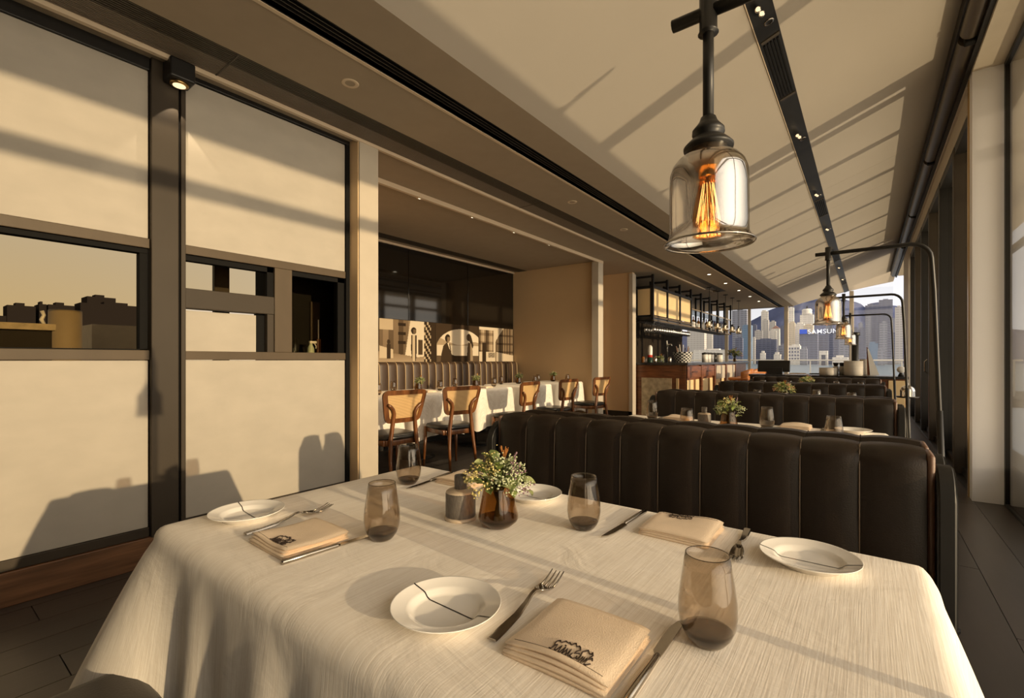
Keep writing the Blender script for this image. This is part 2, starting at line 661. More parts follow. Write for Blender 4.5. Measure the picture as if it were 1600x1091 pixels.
wpart('panel', -0.05, -0.005, -4.0, 0.872, 1.826, 2.762, m_panel)
wpart('panel', -0.05, -0.005, -4.0, 0.872, 0.214, 1.145, m_panel)
wpart('panel', -0.05, -0.005, 1.048, 2.112, 1.826, 2.80, m_panel)
wpart('panel', -0.05, -0.005, 1.048, 2.112, 0.214, 1.145, m_panel)
wpart('header', -0.08, 0.012, -4.0, 0.875, 2.762, 2.84, m_dark)
wpart('header', -0.08, 0.012, 1.045, 2.143, 2.803, 2.84, m_dark)
wpart('post', -0.09, 0.03, 0.878, 1.008, 0.16, 2.84, m_bronze, 0.004)
wpart('post', -0.09, 0.022, 1.022, 1.046, 0.16, 2.84, m_bronze)
wpart('post', -0.09, 0.0, 1.006, 1.024, 0.16, 2.84, m_black, 0)
wpart('post', -0.09, 0.010, 2.114, 2.146, 0.16, 2.84, m_black)
wpart('rail', -0.06, 0.006, -4.0, 0.876, 1.148, 1.202, m_bronze_rail)
wpart('rail', -0.06, 0.006, 1.048, 2.112, 1.148, 1.200, m_bronze_rail)
wpart('rail', -0.06, 0.006, -4.0, 0.876, 1.770, 1.824, m_bronze_rail)
wpart('rail', -0.06, 0.006, 1.048, 2.112, 1.772, 1.824, m_bronze_rail)
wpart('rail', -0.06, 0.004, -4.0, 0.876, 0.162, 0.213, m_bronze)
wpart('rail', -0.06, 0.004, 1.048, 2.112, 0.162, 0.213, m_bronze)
wpart('backing', -0.12, -0.055, -4.0, 2.146, 1.83, 2.84, m_bronze, 0)
wpart('backing', -0.12, -0.055, -4.0, 2.146, 0.0, 1.14, m_bronze, 0)

w1 = struct(empty('window_1', (-3.2, 0, 0)), 'strip window onto dusk rooftops, between the cream panels')
link('window_frame', BX(-0.07, -0.012, -4.0, 0.872, 1.742, 1.770, 0.002), m_black, w1)
link('window_frame', BX(-0.07, -0.012, 0.835, 0.872, 1.202, 1.742, 0.002), m_black, w1)
link('window_frame', BX(-0.07, -0.012, -4.0, 0.872, 1.200, 1.208), m_black, w1)
link('pane', BX(-0.046, -0.040, -4.0, 0.836, 1.206, 1.744), m_pane_t, w1)

w2 = struct(empty('window_2', (-3.2, 0, 0)), 'window divided by bronze post and thick crossbar, beside the alcove')
link('window_frame', BX(-0.07, 0.004, 1.572, 1.692, 1.200, 1.772, 0.003), m_bronze_rail, w2)
link('crossbar', BX(-0.09, -0.002, 1.048, 1.572, 1.455, 1.572, 0.003), m_bronze, w2)
link('window_frame', BX(-0.07, -0.016, 1.048, 1.572, 1.738, 1.772), m_black, w2)
link('window_frame', BX(-0.07, -0.016, 1.530, 1.572, 1.572, 1.772), m_black, w2)
link('window_frame', BX(-0.07, -0.016, 1.692, 2.112, 1.738, 1.772), m_black, w2)
link('window_frame', BX(-0.07, -0.016, 2.058, 2.112, 1.200, 1.772), m_black, w2)
link('blind', BX(-0.075, -0.060, 1.046, 1.478, 1.198, 1.445), m_panel, w2)
link('window_frame', BX(-0.09, -0.055, 1.478, 1.535, 1.198, 1.455), m_black, w2)
link('window_frame', BX(-0.05, -0.012, 1.530, 1.572, 1.198, 1.455), m_bronze, w2)
link('pane', BX(-0.046, -0.040, 1.046, 1.572, 1.57, 1.745), m_pane_t, w2)
link('pane', BX(-0.046, -0.040, 1.692, 2.06, 1.200, 1.745), m_pane_t, w2)

# pantry behind the right-hand light, seen dimly through the pane
pn = struct(empty('wall_pantry', (0, 0, 0)), 'dark pantry behind the narrow window pane')
link('back_panel', BX(-3.66, -3.62, 1.68, 2.30, 0.6, 2.8), m_black, pn)
link('side_panel', BX(-3.66, -3.33, 1.655, 1.685, 0.6, 2.8), m_black, pn)
link('shelf', BX(-3.62, -3.34, 1.685, 2.30, 1.16, 1.19), m_dark, pn)
link('door_panel', BX(-3.615, -3.60, 2.06, 2.14, 1.19, 1.62), m_bronze, pn)
link('top_panel', BX(-3.66, -3.33, 1.655, 2.30, 2.6, 2.64), m_black, pn)
# mullion of the far window seen through the upper light
mu = struct(link('window_3', BX(-3.72, -3.68, 1.385, 1.485, 0.5, 2.4, 0.004), m_bronze), 'dark mullion standing behind the upper pane')

struct(link('baseboard_left', BX(-3.26, -3.185, -4.0, 2.14, 0.0, 0.160, 0.004), m_plinth), 'reddish wooden plinth below the cream panels')
# first pilaster
pp = struct(empty('wall_pilaster', (0, 0, 0)), 'cream pilaster at the near end of the alcove')
link('face', BX(-3.20, -3.078, 2.155, 2.325, 0, 2.84), m_cream, pp)
link('reveal', BX(-3.20, -3.090, 2.146, 2.156, 0, 2.84), m_recess, pp)
wn = struct(empty('wall_alcove_near', (0, 0, 0)), 'side walls at the near end of the alcove')
link('side', BX(-4.80, -3.20, 2.305, 2.36, 0, 2.84), m_recess, wn)
link('return', BX(-4.80, -4.74, 2.36, 3.30, 0, 2.84), m_recess, wn)
link('side', BX(-5.60, -4.74, 3.30, 3.36, 0, 2.84), m_recess, wn)

# ---- alcove
struct(link('wall_alcove', BX(-5.60, -5.47, 3.30, 7.27, 0, 2.84), m_darkglass), 'alcove rear wall')
ga = struct(empty('wall_glass', (-5.47, 0, 0)), 'dark glossy panels above the sepia photographs')
for (a, b) in ((3.37, 4.66), (4.67, 5.96), (5.97, 7.26)):
    link('panel', BX(0.001, 0.016, a, b, 1.735, 2.80, 0.002), m_darkglass, ga)
struct(link('wall_alcove_end', BX(-5.60, -3.62, 7.27, 7.36, 0, 2.84), m_recess), 'ochre wall closing the far end of the alcove')
struct(link('wall_pilaster_far', BX(-3.72, -3.60, 7.17, 7.35, 0, 2.80), m_cream), 'slim cream pilaster at the far end of the alcove')
struct(link('wall_passage', BX(-5.60, -3.60, 8.60, 8.72, 0, 2.84), m_recess), 'ochre wall between the alcove and the bar')
struct(link('wall_pilaster_bar', BX(-3.66, -3.585, 8.58, 8.74, 0.0, 2.80), m_cream), 'slim cream pilaster beside the bar')
struct(link('wall_passage_side', BX(-5.7, -5.6, 7.27, 8.72, 0, 2.84), m_recess), 'wall at the back of the passage')
struct(link('baseboard_passage', BX(-5.55, -3.6, 8.58, 8.60, 0, 0.15), m_blackwood), 'black skirting below the ochre passage wall')
# ---- back of the bar and room end
struct(link('wall_bar', BX(-4.75, -4.60, 8.72, 14.9, 0, 2.84), M('matt_dark_wall', (0.022, 0.016, 0.011), 0.9, var=0.2, spec=0.1)), 'dark wall behind the bar')
struct(link('wall_rear', BX(-3.4, 1.0, -4.1, -4.0, 0, 4.0), m_cream), 'wall behind the viewpoint')

# ---- ceilings
ce = struct(empty('ceiling', (0, 0, 0)), 'taupe flat ceiling with a black slot and air grilles')
link('slab', BX(-5.7, -3.078, 2.3, 17.05, SZ, SZ + 0.12), m_soffit, ce)
link('slab', BX(-3.45, -3.078, -4.0, 2.3, SZ, SZ + 0.12), m_soffit, ce)
link('slab', BX(-2.757, -2.255, -4.0, 17.05, SZ, SZ + 0.12), m_soffit, ce)
link('slab', BX(-2.13, -1.84, -4.0, 17.05, SZ, SZ + 0.12), m_soffit, ce)
link('backing', BX(-3.08, -2.75, -4.0, 17.05, SZ + 0.04, SZ + 0.12), m_black, ce)
link('backing', BX(-2.26, -2.12, -4.0, 17.05, SZ + 0.08, SZ + 0.12), m_black, ce)
link('slot_lining', BX(-2.262, -2.255, -4.0, 17.05, SZ - 0.002, SZ + 0.1), m_black, ce)
link('slot_lining', BX(-2.132, -2.128, -4.0, 17.05, SZ - 0.002, SZ + 0.1), m_black, ce)
link('trim_strip', BX(-2.285, -2.262, -4.0, 17.05, SZ - 0.006, SZ + 0.02), m_trim, ce)
link('trim_strip', BX(-3.10, -3.072, -4.0, 11.7, SZ - 0.022, SZ + 0.01), m_trim, ce)
link('trim_strip', BX(-3.63, -3.595, 2.33, 7.35, SZ - 0.045, SZ + 0.01), m_trim, ce)
# slats of the slot and the two grilles (finer than one can pick apart)
bm = bmesh.new()
for i in range(4):
    xx = -2.235 + i * 0.028
    box(bm, xx, xx + 0.006, -3, 17, SZ + 0.012, SZ + 0.06)
stuff(link('slot_slats', bm, m_dark, ce))
bm = bmesh.new()
for i in range(11):
    xx = -3.066 + i * 0.0152
    box(bm, xx, xx + 0.009, -3, 12.0, SZ, SZ + 0.03)
stuff(link('grille_slats', bm, m_grille, ce))
bm = bmesh.new()
for i in range(8):
    xx = -2.895 + i * 0.0175
    box(bm, xx, xx + 0.009, -3, 12.4, SZ, SZ + 0.03)
stuff(link('grille_slats', bm, m_grille_d, ce))
for yj in (1.16, 4.2, 7.2):
    link('grille_joint', BX(-3.07, -2.76, yj, yj + 0.008, SZ - 0.002, SZ + 0.02), m_grille_d, ce)
link('slab', BX(-3.08, -2.75, 12.4, 17.05, SZ, SZ + 0.12), m_soffit, ce)
link('slab_end', BX(-5.7, -1.84, 17.05, 17.25, SZ - 0.005, SZ + 0.2), m_grille, ce)
# pocket above the alcove bench
link('pocket', BX(-5.33, -5.14, 3.36, 7.27, SZ - 0.003, SZ + 0.004), m_grille_d, ce)
link('trim_strip', BX(-5.47, -5.43, 3.36, 7.27, SZ - 0.03, SZ), m_trim, ce)

# sloped ceiling: panels rising to the right with recessed joints
SLA, SLM = 3.511, 0.37


def slz(x):
    return SLA + SLM * x


def yend(x):
    t_ = (x + 1.84) / 2.5
    return 17.05 + 3.2 * t_ ** 1.3


sc_ = struct(empty('ceiling_slope', (0, 0, 0)), 'pale sloping ceiling rising from the slot to the windows')
edges = [-4.0, 7.3, 8.3, 9.3, 10.6, 11.9, 13.2, 14.5, 15.8]
for a, b in zip(edges[:-1], edges[1:]):
    bm = bmesh.new()
    prism(bm, [(-1.84, slz(-1.84)), (0.70, slz(0.70)), (0.70, slz(0.70) + 0.1), (-1.84, slz(-1.84) + 0.1)], a + 0.0012, b - 0.0012, 'Y')
    link('panel', bm, m_slope, sc_)
bm = bmesh.new()
n = 12
lo, hi = [], []
xs = [-1.84 + 2.54 * i / n for i in range(n + 1)]
rows_ = [[bm.verts.new((xx, yy, slz(xx) + dz)) for xx, yy in zip(xs, [15.803] * (n + 1) if k == 0 else [yend(q) for q in xs])] for dz in (0, 0.1) for k in (0, 1)]
for i in range(n):
    a, b, c, d = rows_
    bm.faces.new((a[i], a[i + 1], b[i + 1], b[i]))
    bm.faces.new((c[i], d[i], d[i + 1], c[i + 1]))
    bm.faces.new((b[i], b[i + 1], d[i + 1], d[i]))
link('panel', bm, m_slope, sc_)
bm = bmesh.new()
prism(bm, [(-1.84, slz(-1.84) + 0.06), (0.70, slz(0.70) + 0.06), (0.70, slz(0.70) + 0.2), (-1.84, slz(-1.84) + 0.2)], -4, 16.5, 'Y')
link('backing', bm, m_grille, sc_)
struct(link('ceiling_edge', BX(0.682, 1.0, -4, 17.0, 3.49, 4.0), m_cream), 'flat cream strip of ceiling above the right-hand windows')

# ---- right-hand windows
w4 = struct(empty('window_4', (0, 0, 0)), 'tall sliding glass wall in the near right corner')
link('window_frame', BX(0.862, 0.90, 5.265, 5.30, 0.0, 3.49), m_dark, w4)
link('window_frame', BX(0.862, 0.90, -4, 5.3, 3.455, 3.49), m_dark, w4)
link('window_frame', BX(0.862, 0.90, -4, 5.3, 0.0, 0.02), m_dark, w4)
link('post', BX(0.862, 0.93, 3.27, 3.43, 0.0, 3.49), m_dark, w4)
struct(link('wall_light_block', BX(0.862, 0.95, -4.0, -0.95, 0.0, 3.49), m_cream), 'unseen solid wall added on the right behind the viewpoint to block light')  # added in place of glazing to cut the light from behind
link('pane', BX(0.876, 0.882, -0.95, 5.27, 0.02, 3.46), m_pane_r, w4)
struct(link('wall_pier', BX(0.682, 0.872, 5.31, 5.49, 0, 3.5), M('white_pier', (0.80, 0.80, 0.83), 0.5)), 'white pier between the glass wall and the dark windows')
struct(link('trim_1', BX(0.676, 0.684, 5.44, 5.50, 0, 3.49), m_brass), 'thin metal corner bead on the white pier')

w5 = struct(empty('window_5', (0, 0, 0)), 'row of dark framed windows along the right-hand side')
link('lintel', BX(0.70, 0.86, 5.49, 12.7, 3.30, 3.5), m_cream, w5)
link('head_frame', BX(0.705, 0.875, 5.49, 12.7, 3.22, 3.302), m_dark, w5)
yp = [5.62, 6.55, 7.75, 8.95, 10.15, 11.35, 12.5]
for k, yy in enumerate(yp):
    link('post', BX(0.70, 0.86, yy - 0.06, yy + 0.06, 0.0, 3.3, 0.004), m_bronze if k % 2 else m_blackwood, w5)
for a, b in zip(yp[:-1], yp[1:]):
    link('window_frame', BX(0.76, 0.80, a + 0.06, b - 0.06, 0.0, 0.07), m_dark, w5)
    link('pane', BX(0.777, 0.783, a + 0.06, b - 0.06, 0.07, 3.3), m_pane, w5)
link('handle', TB([(0.69, 9.0, 0.95), (0.66, 9.0, 0.98), (0.66, 9.0, 1.12), (0.69, 9.0, 1.15)], 0.008, 6), m_steel, w5)
struct(link('wall_pier_far', BX(0.68, 0.86, 12.75, 14.3, 0, 3.75), m_cream), 'cream pier at the far end of the right-hand windows')

# ---- far glazing
w6 = struct(empty('window_6', (0, 0, 0)), 'end glazing looking over the harbour')
for (xx, yy, zt, wd) in ((-2.03, 17.0, 2.84, 0.055), (-0.39, 18.2, 3.3, 0.055), (-3.10, 17.1, 2.84, 0.04), (-3.80, 17.1, 2.84, 0.05)):
    link('post', BX(xx - wd, xx + wd, yy - wd, yy + wd, 0, zt, 0.006), m_cream, w6)
link('pane', BX(-5.7, -2.05, 17.10, 17.11, 0.0, 2.83), m_pane, w6)
bm = bmesh.new()
vs = [bm.verts.new(p) for p in ((-2.0, 17.05, 0), (0.68, 19.9, 0), (0.68, 19.9, 3.72), (-2.0, 17.05, 2.8))]
bm.faces.new(vs)
link('pane', bm, m_pane, w6)

# eave outside, over the right-hand windows
struct(link('roof_eave', BX(1.0, 1.95, -6, 20, 3.30, 3.6), m_cream), 'eave outside the right-hand windows')
struct(link('roof', BX(-5.8, 1.0, -4.2, 15.5, 4.05, 4.15), m_grille), 'roof slab')
struct(link('glint_block', BX(0.93, 1.10, -6, 20, -0.3, 0.30), m_deck), 'unseen low block added outside the right-hand windows to stop the glint')  # unseen blocker, keeps the upward sun off the flat ceiling strip

struct(link('shadow_bar', BX(1.90, 1.96, -6, 20, 2.935, 3.03), m_dark), 'unseen thin bar added outside to cast the transom shadow')  # stand-in for the glazing transom, set outside to shade a band of wall

# ---- terraces outside
struct(link('terrace_floor', BX(-6.0, 6.0, 20.4, 26.0, -0.3, -0.05), m_deck), 'terrace beyond the end glazing')
struct(link('rooftop_ground', PR([(-160, -60), (-3.34, -60), (-3.34, 1.6), (-4.85, 1.6), (-5.9, 2.2), (-160, 110)], 0.4, 0.55), m_deck), 'dark rooftop outside the left windows')

# ================================================================== LAMPS AND CEILING FITTINGS
# wall downlight cube on the bronze post
t = empty('wall_downlight', (-3.17, 0.99, 2.70))
tag(t, 'black cube downlight on the bronze post between the cream panels', 'lamp')
link('housing', BX(0, 0.125, -0.062, 0.062, 0.012, 0.125, 0.012, 3), m_dark, t)
link('light_ring', LT([(0, 0), (0.042, 0), (0.046, 0.004), (0.046, 0.014), (0, 0.014)], 24, (0.062, 0, 0)), m_brass, t, True)
link('lens', LT([(0, -0.002), (0.031, -0.002), (0.031, 0.002), (0, 0.002)], 24, (0.062, 0, 0)), m_spot_warm, t)
sp = bpy.data.lights.new('wall_downlight_beam', 'SPOT')
sp.energy = 4
sp.color = (1, .8, .55)
sp.spot_size = R(70)
so = bpy.data.objects.new('wall_downlight_beam', sp)
COL.objects.link(so)
so.location = (0.062, 0, -0.02)
so.parent = t


def downlight(name, loc, lit, label, group, power=0.0):
    t = empty(name, loc)
    tag(t, label, 'ceiling light', group)
    link('trim_ring', LT([(0.030, -0.001), (0.048, -0.004), (0.052, 0.0), (0.030, 0.012)], 24), m_trim, t, True)
    link('lens', LT([(0, 0.006 if not lit else -0.0035), (0.029, 0.004 if not lit else -0.0035), (0.030, 0.012), (0, 0.014)], 20), m_spot if lit else m_grille, t, True)
    if power:
        l = bpy.data.lights.new('downlight_beam', 'SPOT')
        l.energy = power * 5
        l.color = (1, .78, .5)
        l.spot_size = R(120)
        l.spot_blend = 0.6
        l.shadow_soft_size = 0.03
        lo = bpy.data.objects.new('downlight_beam', l)
        COL.objects.link(lo)
        lo.location = (0, 0, -0.02)
        lo.parent = t
    return t


nm = ['nearest', 'middle', 'farthest']
for k, yy in enumerate((1.69, 4.39, 5.72)):
    downlight('recessed_downlight', (-2.51, yy, SZ), False, 'unlit recessed downlight in flat ceiling, %s of the three by the air grille' % nm[k], 'unlit downlights beside the grille')
for k, yy in enumerate((3.33, 4.15, 4.97, 5.83)):
    downlight('recessed_downlight', (-3.70, yy, SZ), True, 'glowing recessed downlight in alcove ceiling, %s one from the near pilaster' % ['first', 'second', 'third', 'fourth'][k], 'lit downlights in the alcove', 5)
for k, yy in enumerate((9.75, 11.1, 12.45, 13.8, 15.1)):
    downlight('recessed_downlight', (-2.49, yy, SZ), True, 'glowing recessed downlight over bar stools, %s one counting from the near end' % ['first', 'second', 'third', 'fourth', 'fifth'][k], 'lit downlights by the bar', 4)

# black lighting trough in the sloping ceiling
tr = empty('lighting_trough', (-0.525, 0, slz(-0.525)))
tr.rotation_euler = (0, -math.atan(SLM), 0)
tag(tr, 'long black recessed trough with spotlights and grilles along sloping ceiling', 'lighting track')
link('channel', BX(-0.068, 0.068, -1, 18.4, -0.008, 0.03), m_dark, tr)
link('edge_trim', BX(-0.073, -0.068, -1, 18.4, -0.010, 0.03), m_trim, tr)
yy = 3.15
k = 0
while yy < 17:
    # two small cylinder spots, a round trim, then a slotted grille
    for dy in (0, 0.06):
        sx = -0.02 + (0.012 if dy else 0)
        bm = bmesh.new()
        tube(bm, [(sx, yy + dy + 0.05, -0.030), (sx, yy + dy, -0.055)], 0.017, 12)
        s = link('spotlight', bm, m_chrome, tr, True)
        bm = bmesh.new()
        tube(bm, [(sx, yy + dy - 0.001, -0.0555), (sx, yy + dy - 0.003, -0.0565)], 0.013, 12)
        link('lens', bm, m_spot_warm, s)
    link('round_trim', LT([(0.020, -0.012), (0.030, -0.014), (0.032, -0.008), (0.018, -0.004), (0.020, -0.012)], 18, (0.02, yy + 0.25, 0)), m_steel, tr, True)
    if k % 2 == 0:
        bm = bmesh.new()
        for i in range(5):
            xx = -0.046 + i * 0.021
            box(bm, xx, xx + 0.009, yy + 0.45, yy + 1.25, -0.018, -0.008)
        stuff(link('grille_slats', bm, m_black, tr))
        link('grille_frame', BX(-0.056, 0.060, yy + 0.40, yy + 0.43, -0.014, -0.008), m_grille_d, tr)
        link('grille_frame', BX(-0.056, 0.060, yy + 1.27, yy + 1.30, -0.014, -0.008), m_grille_d, tr)
    yy += 2.0
    k += 1

# roller blind tube along the top of the right-hand windows
rb = empty('roller_blind', (0.615, 0, 3.60))
tag(rb, 'long dark roller blind tube along top of right-hand windows', 'blind')
m_tube = M('bronze_tube', (0.10, 0.078, 0.055), 0.35, metal=0.4)
for a, b in ((-2, 2.2), (2.23, 4.85), (4.95, 7.6), (7.7, 10.3), (10.4, 13.0), (13.1, 17.5)):
    bm = bmesh.new()
    tube(bm, [(0, a, 0), (0, b, 0)], 0.062, 18)
    auto(link('roller', bm, m_tube, rb))
for y_ in (2.215, 4.9, 7.65, 10.35, 13.05):
    link('bracket', BX(-0.03, 0.064, y_ - 0.035, y_ + 0.035, -0.075, 0.11, 0.01), m_black, rb)
link('back_channel', BX(0.035, 0.066, -2, 17.5, -0.085, 0.14), m_dark, rb)
link('back_channel', BX(-0.075, -0.055, -2, 17.5, 0.0, 0.15), m_dark, rb)


# pendant lamps on arms, one above each table
def arm_lamp(loc, label):
    t = empty('arm_lamp', loc)
    tag(t, label, 'lamp', 'glass pendant lamps on black pipe arms')
    # origin at floor below the shade centre
    px_, az = 0.36, 1.66
    pts = [(px_ + 0.055, 0, 0.0), (px_ + 0.05, 0, 0.55), (px_ + 0.02, 0, 1.45), (px_ + 0.012, 0, az - 0.07)]
    for i in range(1, 6):
        a = R(90 * i / 5)
        pts.append((px_ - 0.058 + 0.07 * math.cos(a), 0, az - 0.07 + 0.07 * math.sin(a)))
    pts.append((-0.052, 0, az))
    link('arm', TB(pts, 0.009, 10), m_dark, t, True)
    link('sleeve', TB([(px_ + 0.0545, 0, 0.05), (px_ + 0.05, 0, 0.55), (px_ + 0.0375, 0, 0.93)], 0.0115, 10), m_dark, t, True)
    link('foot', LT([(0, 0), (0.05, 0), (0.05, 0.012), (0, 0.016)], 20, (px_ + 0.055, 0, 0)), m_dark, t, True)
    link('tee_fitting', TB([(0, 0, az - 0.032), (0, 0, az - 0.028), (0, 0, az + 0.030)], [0.0145, 0.0125, 0.0125], 14), m_dark, t, True)
    link('rod', TB([(0, 0, 1.49), (0, 0, az)], 0.0078, 10), m_dark, t, True)
    prof = [(0, 1.506), (0.0105, 1.505), (0.0125, 1.499), (0.016, 1.494), (0.022, 1.487), (0.0225, 1.481), (0.018, 1.477), (0.026, 1.471), (0.031, 1.466), (0.0345, 1.462), (0.034, 1.458), (0, 1.458)]
    link('cap', LT(prof, 28), m_dark, t, True)
    shade = [(0.030, 1.458), (0.033, 1.450), (0.043, 1.443), (0.050, 1.434), (0.0535, 1.422), (0.054, 1.40), (0.054, 1.345), (0.0545, 1.333), (0.0575, 1.326), (0.0625, 1.322), (0.0633, 1.3205), (0.0625, 1.3195), (0.0565, 1.324), (0.0525, 1.333), (0.052, 1.345), (0.052, 1.40), (0.0515, 1.422), (0.048, 1.432), (0.041, 1.4405), (0.031, 1.448), (0.028, 1.457)]
    link('shade', LT(shade, 48), m_lampglass, t, True)
    link('rim', LT([(0.0622, 1.3222), (0.0634, 1.3205), (0.0622, 1.319), (0.0612, 1.3205), (0.0622, 1.3222)], 48), m_steel, t, True)
    link('socket', LT([(0.0265, 1.458), (0.0275, 1.446), (0.021, 1.439), (0.0185, 1.434), (0.0185, 1.431), (0, 1.431)], 24), m_porcelain, t, True)
    link('screw_collar', LT([(0, 1.433), (0.0165, 1.433), (0.0165, 1.429), (0.0135, 1.427), (0.0135, 1.418), (0, 1.418)], 20), m_brass, t, True)
    bulb = link('bulb', LT([(0.012, 1.420), (0.013, 1.408), (0.0165, 1.392), (0.021, 1.372), (0.0225, 1.358), (0.0205, 1.346), (0.014, 1.338), (0.005, 1.3355), (0, 1.3352)], 24), m_bulb, t, True)
    for i in range(12):
        a = 2 * PI * i / 12
        b = a + 0.25
        bm = bmesh.new()
        tube(bm, [(0.0075 * math.cos(a), 0.0075 * math.sin(a), 1.408), (0.0165 * math.cos(b), 0.0165 * math.sin(b), 1.352)], 0.00042, 4)
        link('filament', bm, m_fil, bulb)
    link('filament_stem', LT([(0.004, 1.42), (0.0035, 1.39), (0.002, 1.36), (0, 1.36)], 8), m_brass, bulb, True)
    l = bpy.data.lights.new('bulb_glow', 'POINT')
    l.energy = 0.14
    l.color = (1, .55, .22)
    l.shadow_soft_size = 0.012
    lo = bpy.data.objects.new('bulb_glow', l)
    COL.objects.link(lo)
    lo.location = (0, 0, 1.37)
    lo.parent = t
    return t


lamp1 = arm_lamp((-0.186, 0.724, 0), 'large glass pendant with glowing filament bulb over the near dining table')
for k, lab in enumerate(('glass pendant on bent pipe arm over the second table from the viewpoint', 'glass pendant over the third table, half hidden by a nearer one', 'most distant glass pendant, in front of the black column')):
    clone(lamp1, (-0.150 - 0.004 * k, 2.724 + 2.0 * k, 0), lab)

# ================================================================== BANQUETTES
CH_W = 0.1465
NX = 6


def channel_mesh(width, z0, z1, bulge, depth, roll):
    """one upholstered channel, front towards -Y"""
    bm = bmesh.new()
    prof = [(0.0, z0), (0.0, z0 + 0.12), (-0.004, z0 + 0.3 * (z1 - z0)), (0.004, z0 + 0.6 * (z1 - z0)), (0.008, z1 - roll * 1.1)]
    for i in range(1, 7):
        a = R(90 * i / 6)
        prof.append((0.008 + roll * (1 - math.cos(a)), z1 - roll + roll * math.sin(a)))
    prof.append((depth - 0.03, z1))
    prof.append((depth, z1 - 0.03))
    prof.append((depth, z0))
    cols = []
    for i in range(NX + 1):
        u = -1 + 2 * i / NX
        b = bulge * (1 - abs(u) ** 2.6)
        col = []
        for j, (y, z) in enumerate(prof):
            if j < 5:
                col.append(bm.verts.new((u * width / 2, y - b, z)))
            elif j < 11:
                a = R(90 * (j - 4) / 6)
                col.append(bm.verts.new((u * width / 2, y - b * math.cos(a), z + b * math.sin(a) * 0.5)))
            else:
                col.append(bm.verts.new((u * width / 2, y, z + (b * 0.5 if j == 11 else 0))))
        cols.append(col)
    for a, b in zip(cols[:-1], cols[1:]):
        for j in range(len(prof) - 1):
            bm.faces.new((a[j], a[j + 1], b[j + 1], b[j]))
    bm.faces.new(cols[0])
    bm.faces.new(cols[-1][::-1])
    return bm


def banquette(loc, rz, label, nch=10, group='back-to-back leather banquettes'):
    """front faces -Y, origin on the floor at the centre of the back's front face"""
    t = empty('banquette', loc, rz)
    tag(t, label, 'bench', group)
    W = nch * CH_W
    ch0 = auto(link('back_channel', channel_mesh(CH_W - 0.0015, 0.40, 0.90, 0.013, 0.135, 0.05), m_leather, t))
    for i in range(nch):
        xx = -W / 2 + CH_W * (i + 0.5)
        if i == 0:
            ch0.location = (xx, 0, 0)
        else:
            share('back_channel', ch0.data, t, (xx, 0, 0))
    bm = bmesh.new()
    for i in range(1, nch):
        xx = -W / 2 + CH_W * i
        tube(bm, [(xx, -0.003, 0.44), (xx, 0.001, 0.72), (xx, 0.006, 0.845), (xx, 0.02, 0.884), (xx, 0.05, 0.901)], 0.0022, 5)
    link('piping', bm, m_piping, t, True)
    link('seat', BX(-W / 2, W / 2, -0.375, 0.02, 0.335, 0.475, 0.045, 4), m_leather, t, True)
    link('base', BX(-W / 2 + 0.02, W / 2 - 0.02, -0.33, 0.12, 0.0, 0.345), m_blackwood, t)
    for s in (-1, 1):
        a, b = sorted((s * W / 2, s * (W / 2 + 0.018)))
        link('side_pad', BX(a, b, 0.014, 0.135, 0.40, 0.893, 0.008), m_leather_s, t, True)
        a, b = sorted((s * (W / 2 + 0.018), s * (W / 2 + 0.058)))
        poly = [(-0.02, 0.0), (0.145, 0.0), (0.145, 0.78)] + arc(0.0625, 0.78, 0.0825, 0, 180, 12)[1:]
        bm = bmesh.new()
        prism(bm, poly, a, b, 'X')
        bmesh.ops.bevel(bm, geom=[e for e in bm.edges if abs(e.verts[0].co.x - e.verts[1].co.x) < 1e-5], offset=0.006, segments=3, affect='EDGES')
        auto(link('end_panel', bm, m_blackwood, t))
    return t


BXC = -0.604
bq = banquette((BXC, 1.672, 0), 0, 'channelled dark leather banquette facing us across the near table')
ordn = ['', 'second', 'third', 'fourth', 'fifth']
clone(bq, (BXC, 1.985, 0), 'dark leather banquette backing onto the nearest facing one, only its crest seen', PI)
clone(bq, (BXC, -0.03, 0), 'brown leather bench below the viewpoint, its seat corner at the tablecloth', PI)
rowname = {2: 'second', 3: 'third', 4: 'fourth'}
for k in (2, 3, 4):
    clone(bq, (BXC, 1.672 + 2.0 * (k - 1), 0), 'dark leather banquette facing us, %s row back from the viewpoint' % rowname[k], 0)
    if k < 4:
        clone(bq, (BXC, 1.985 + 2.0 * (k - 1), 0), 'dark leather banquette turned away, behind the %s facing row' % rowname[k], PI)


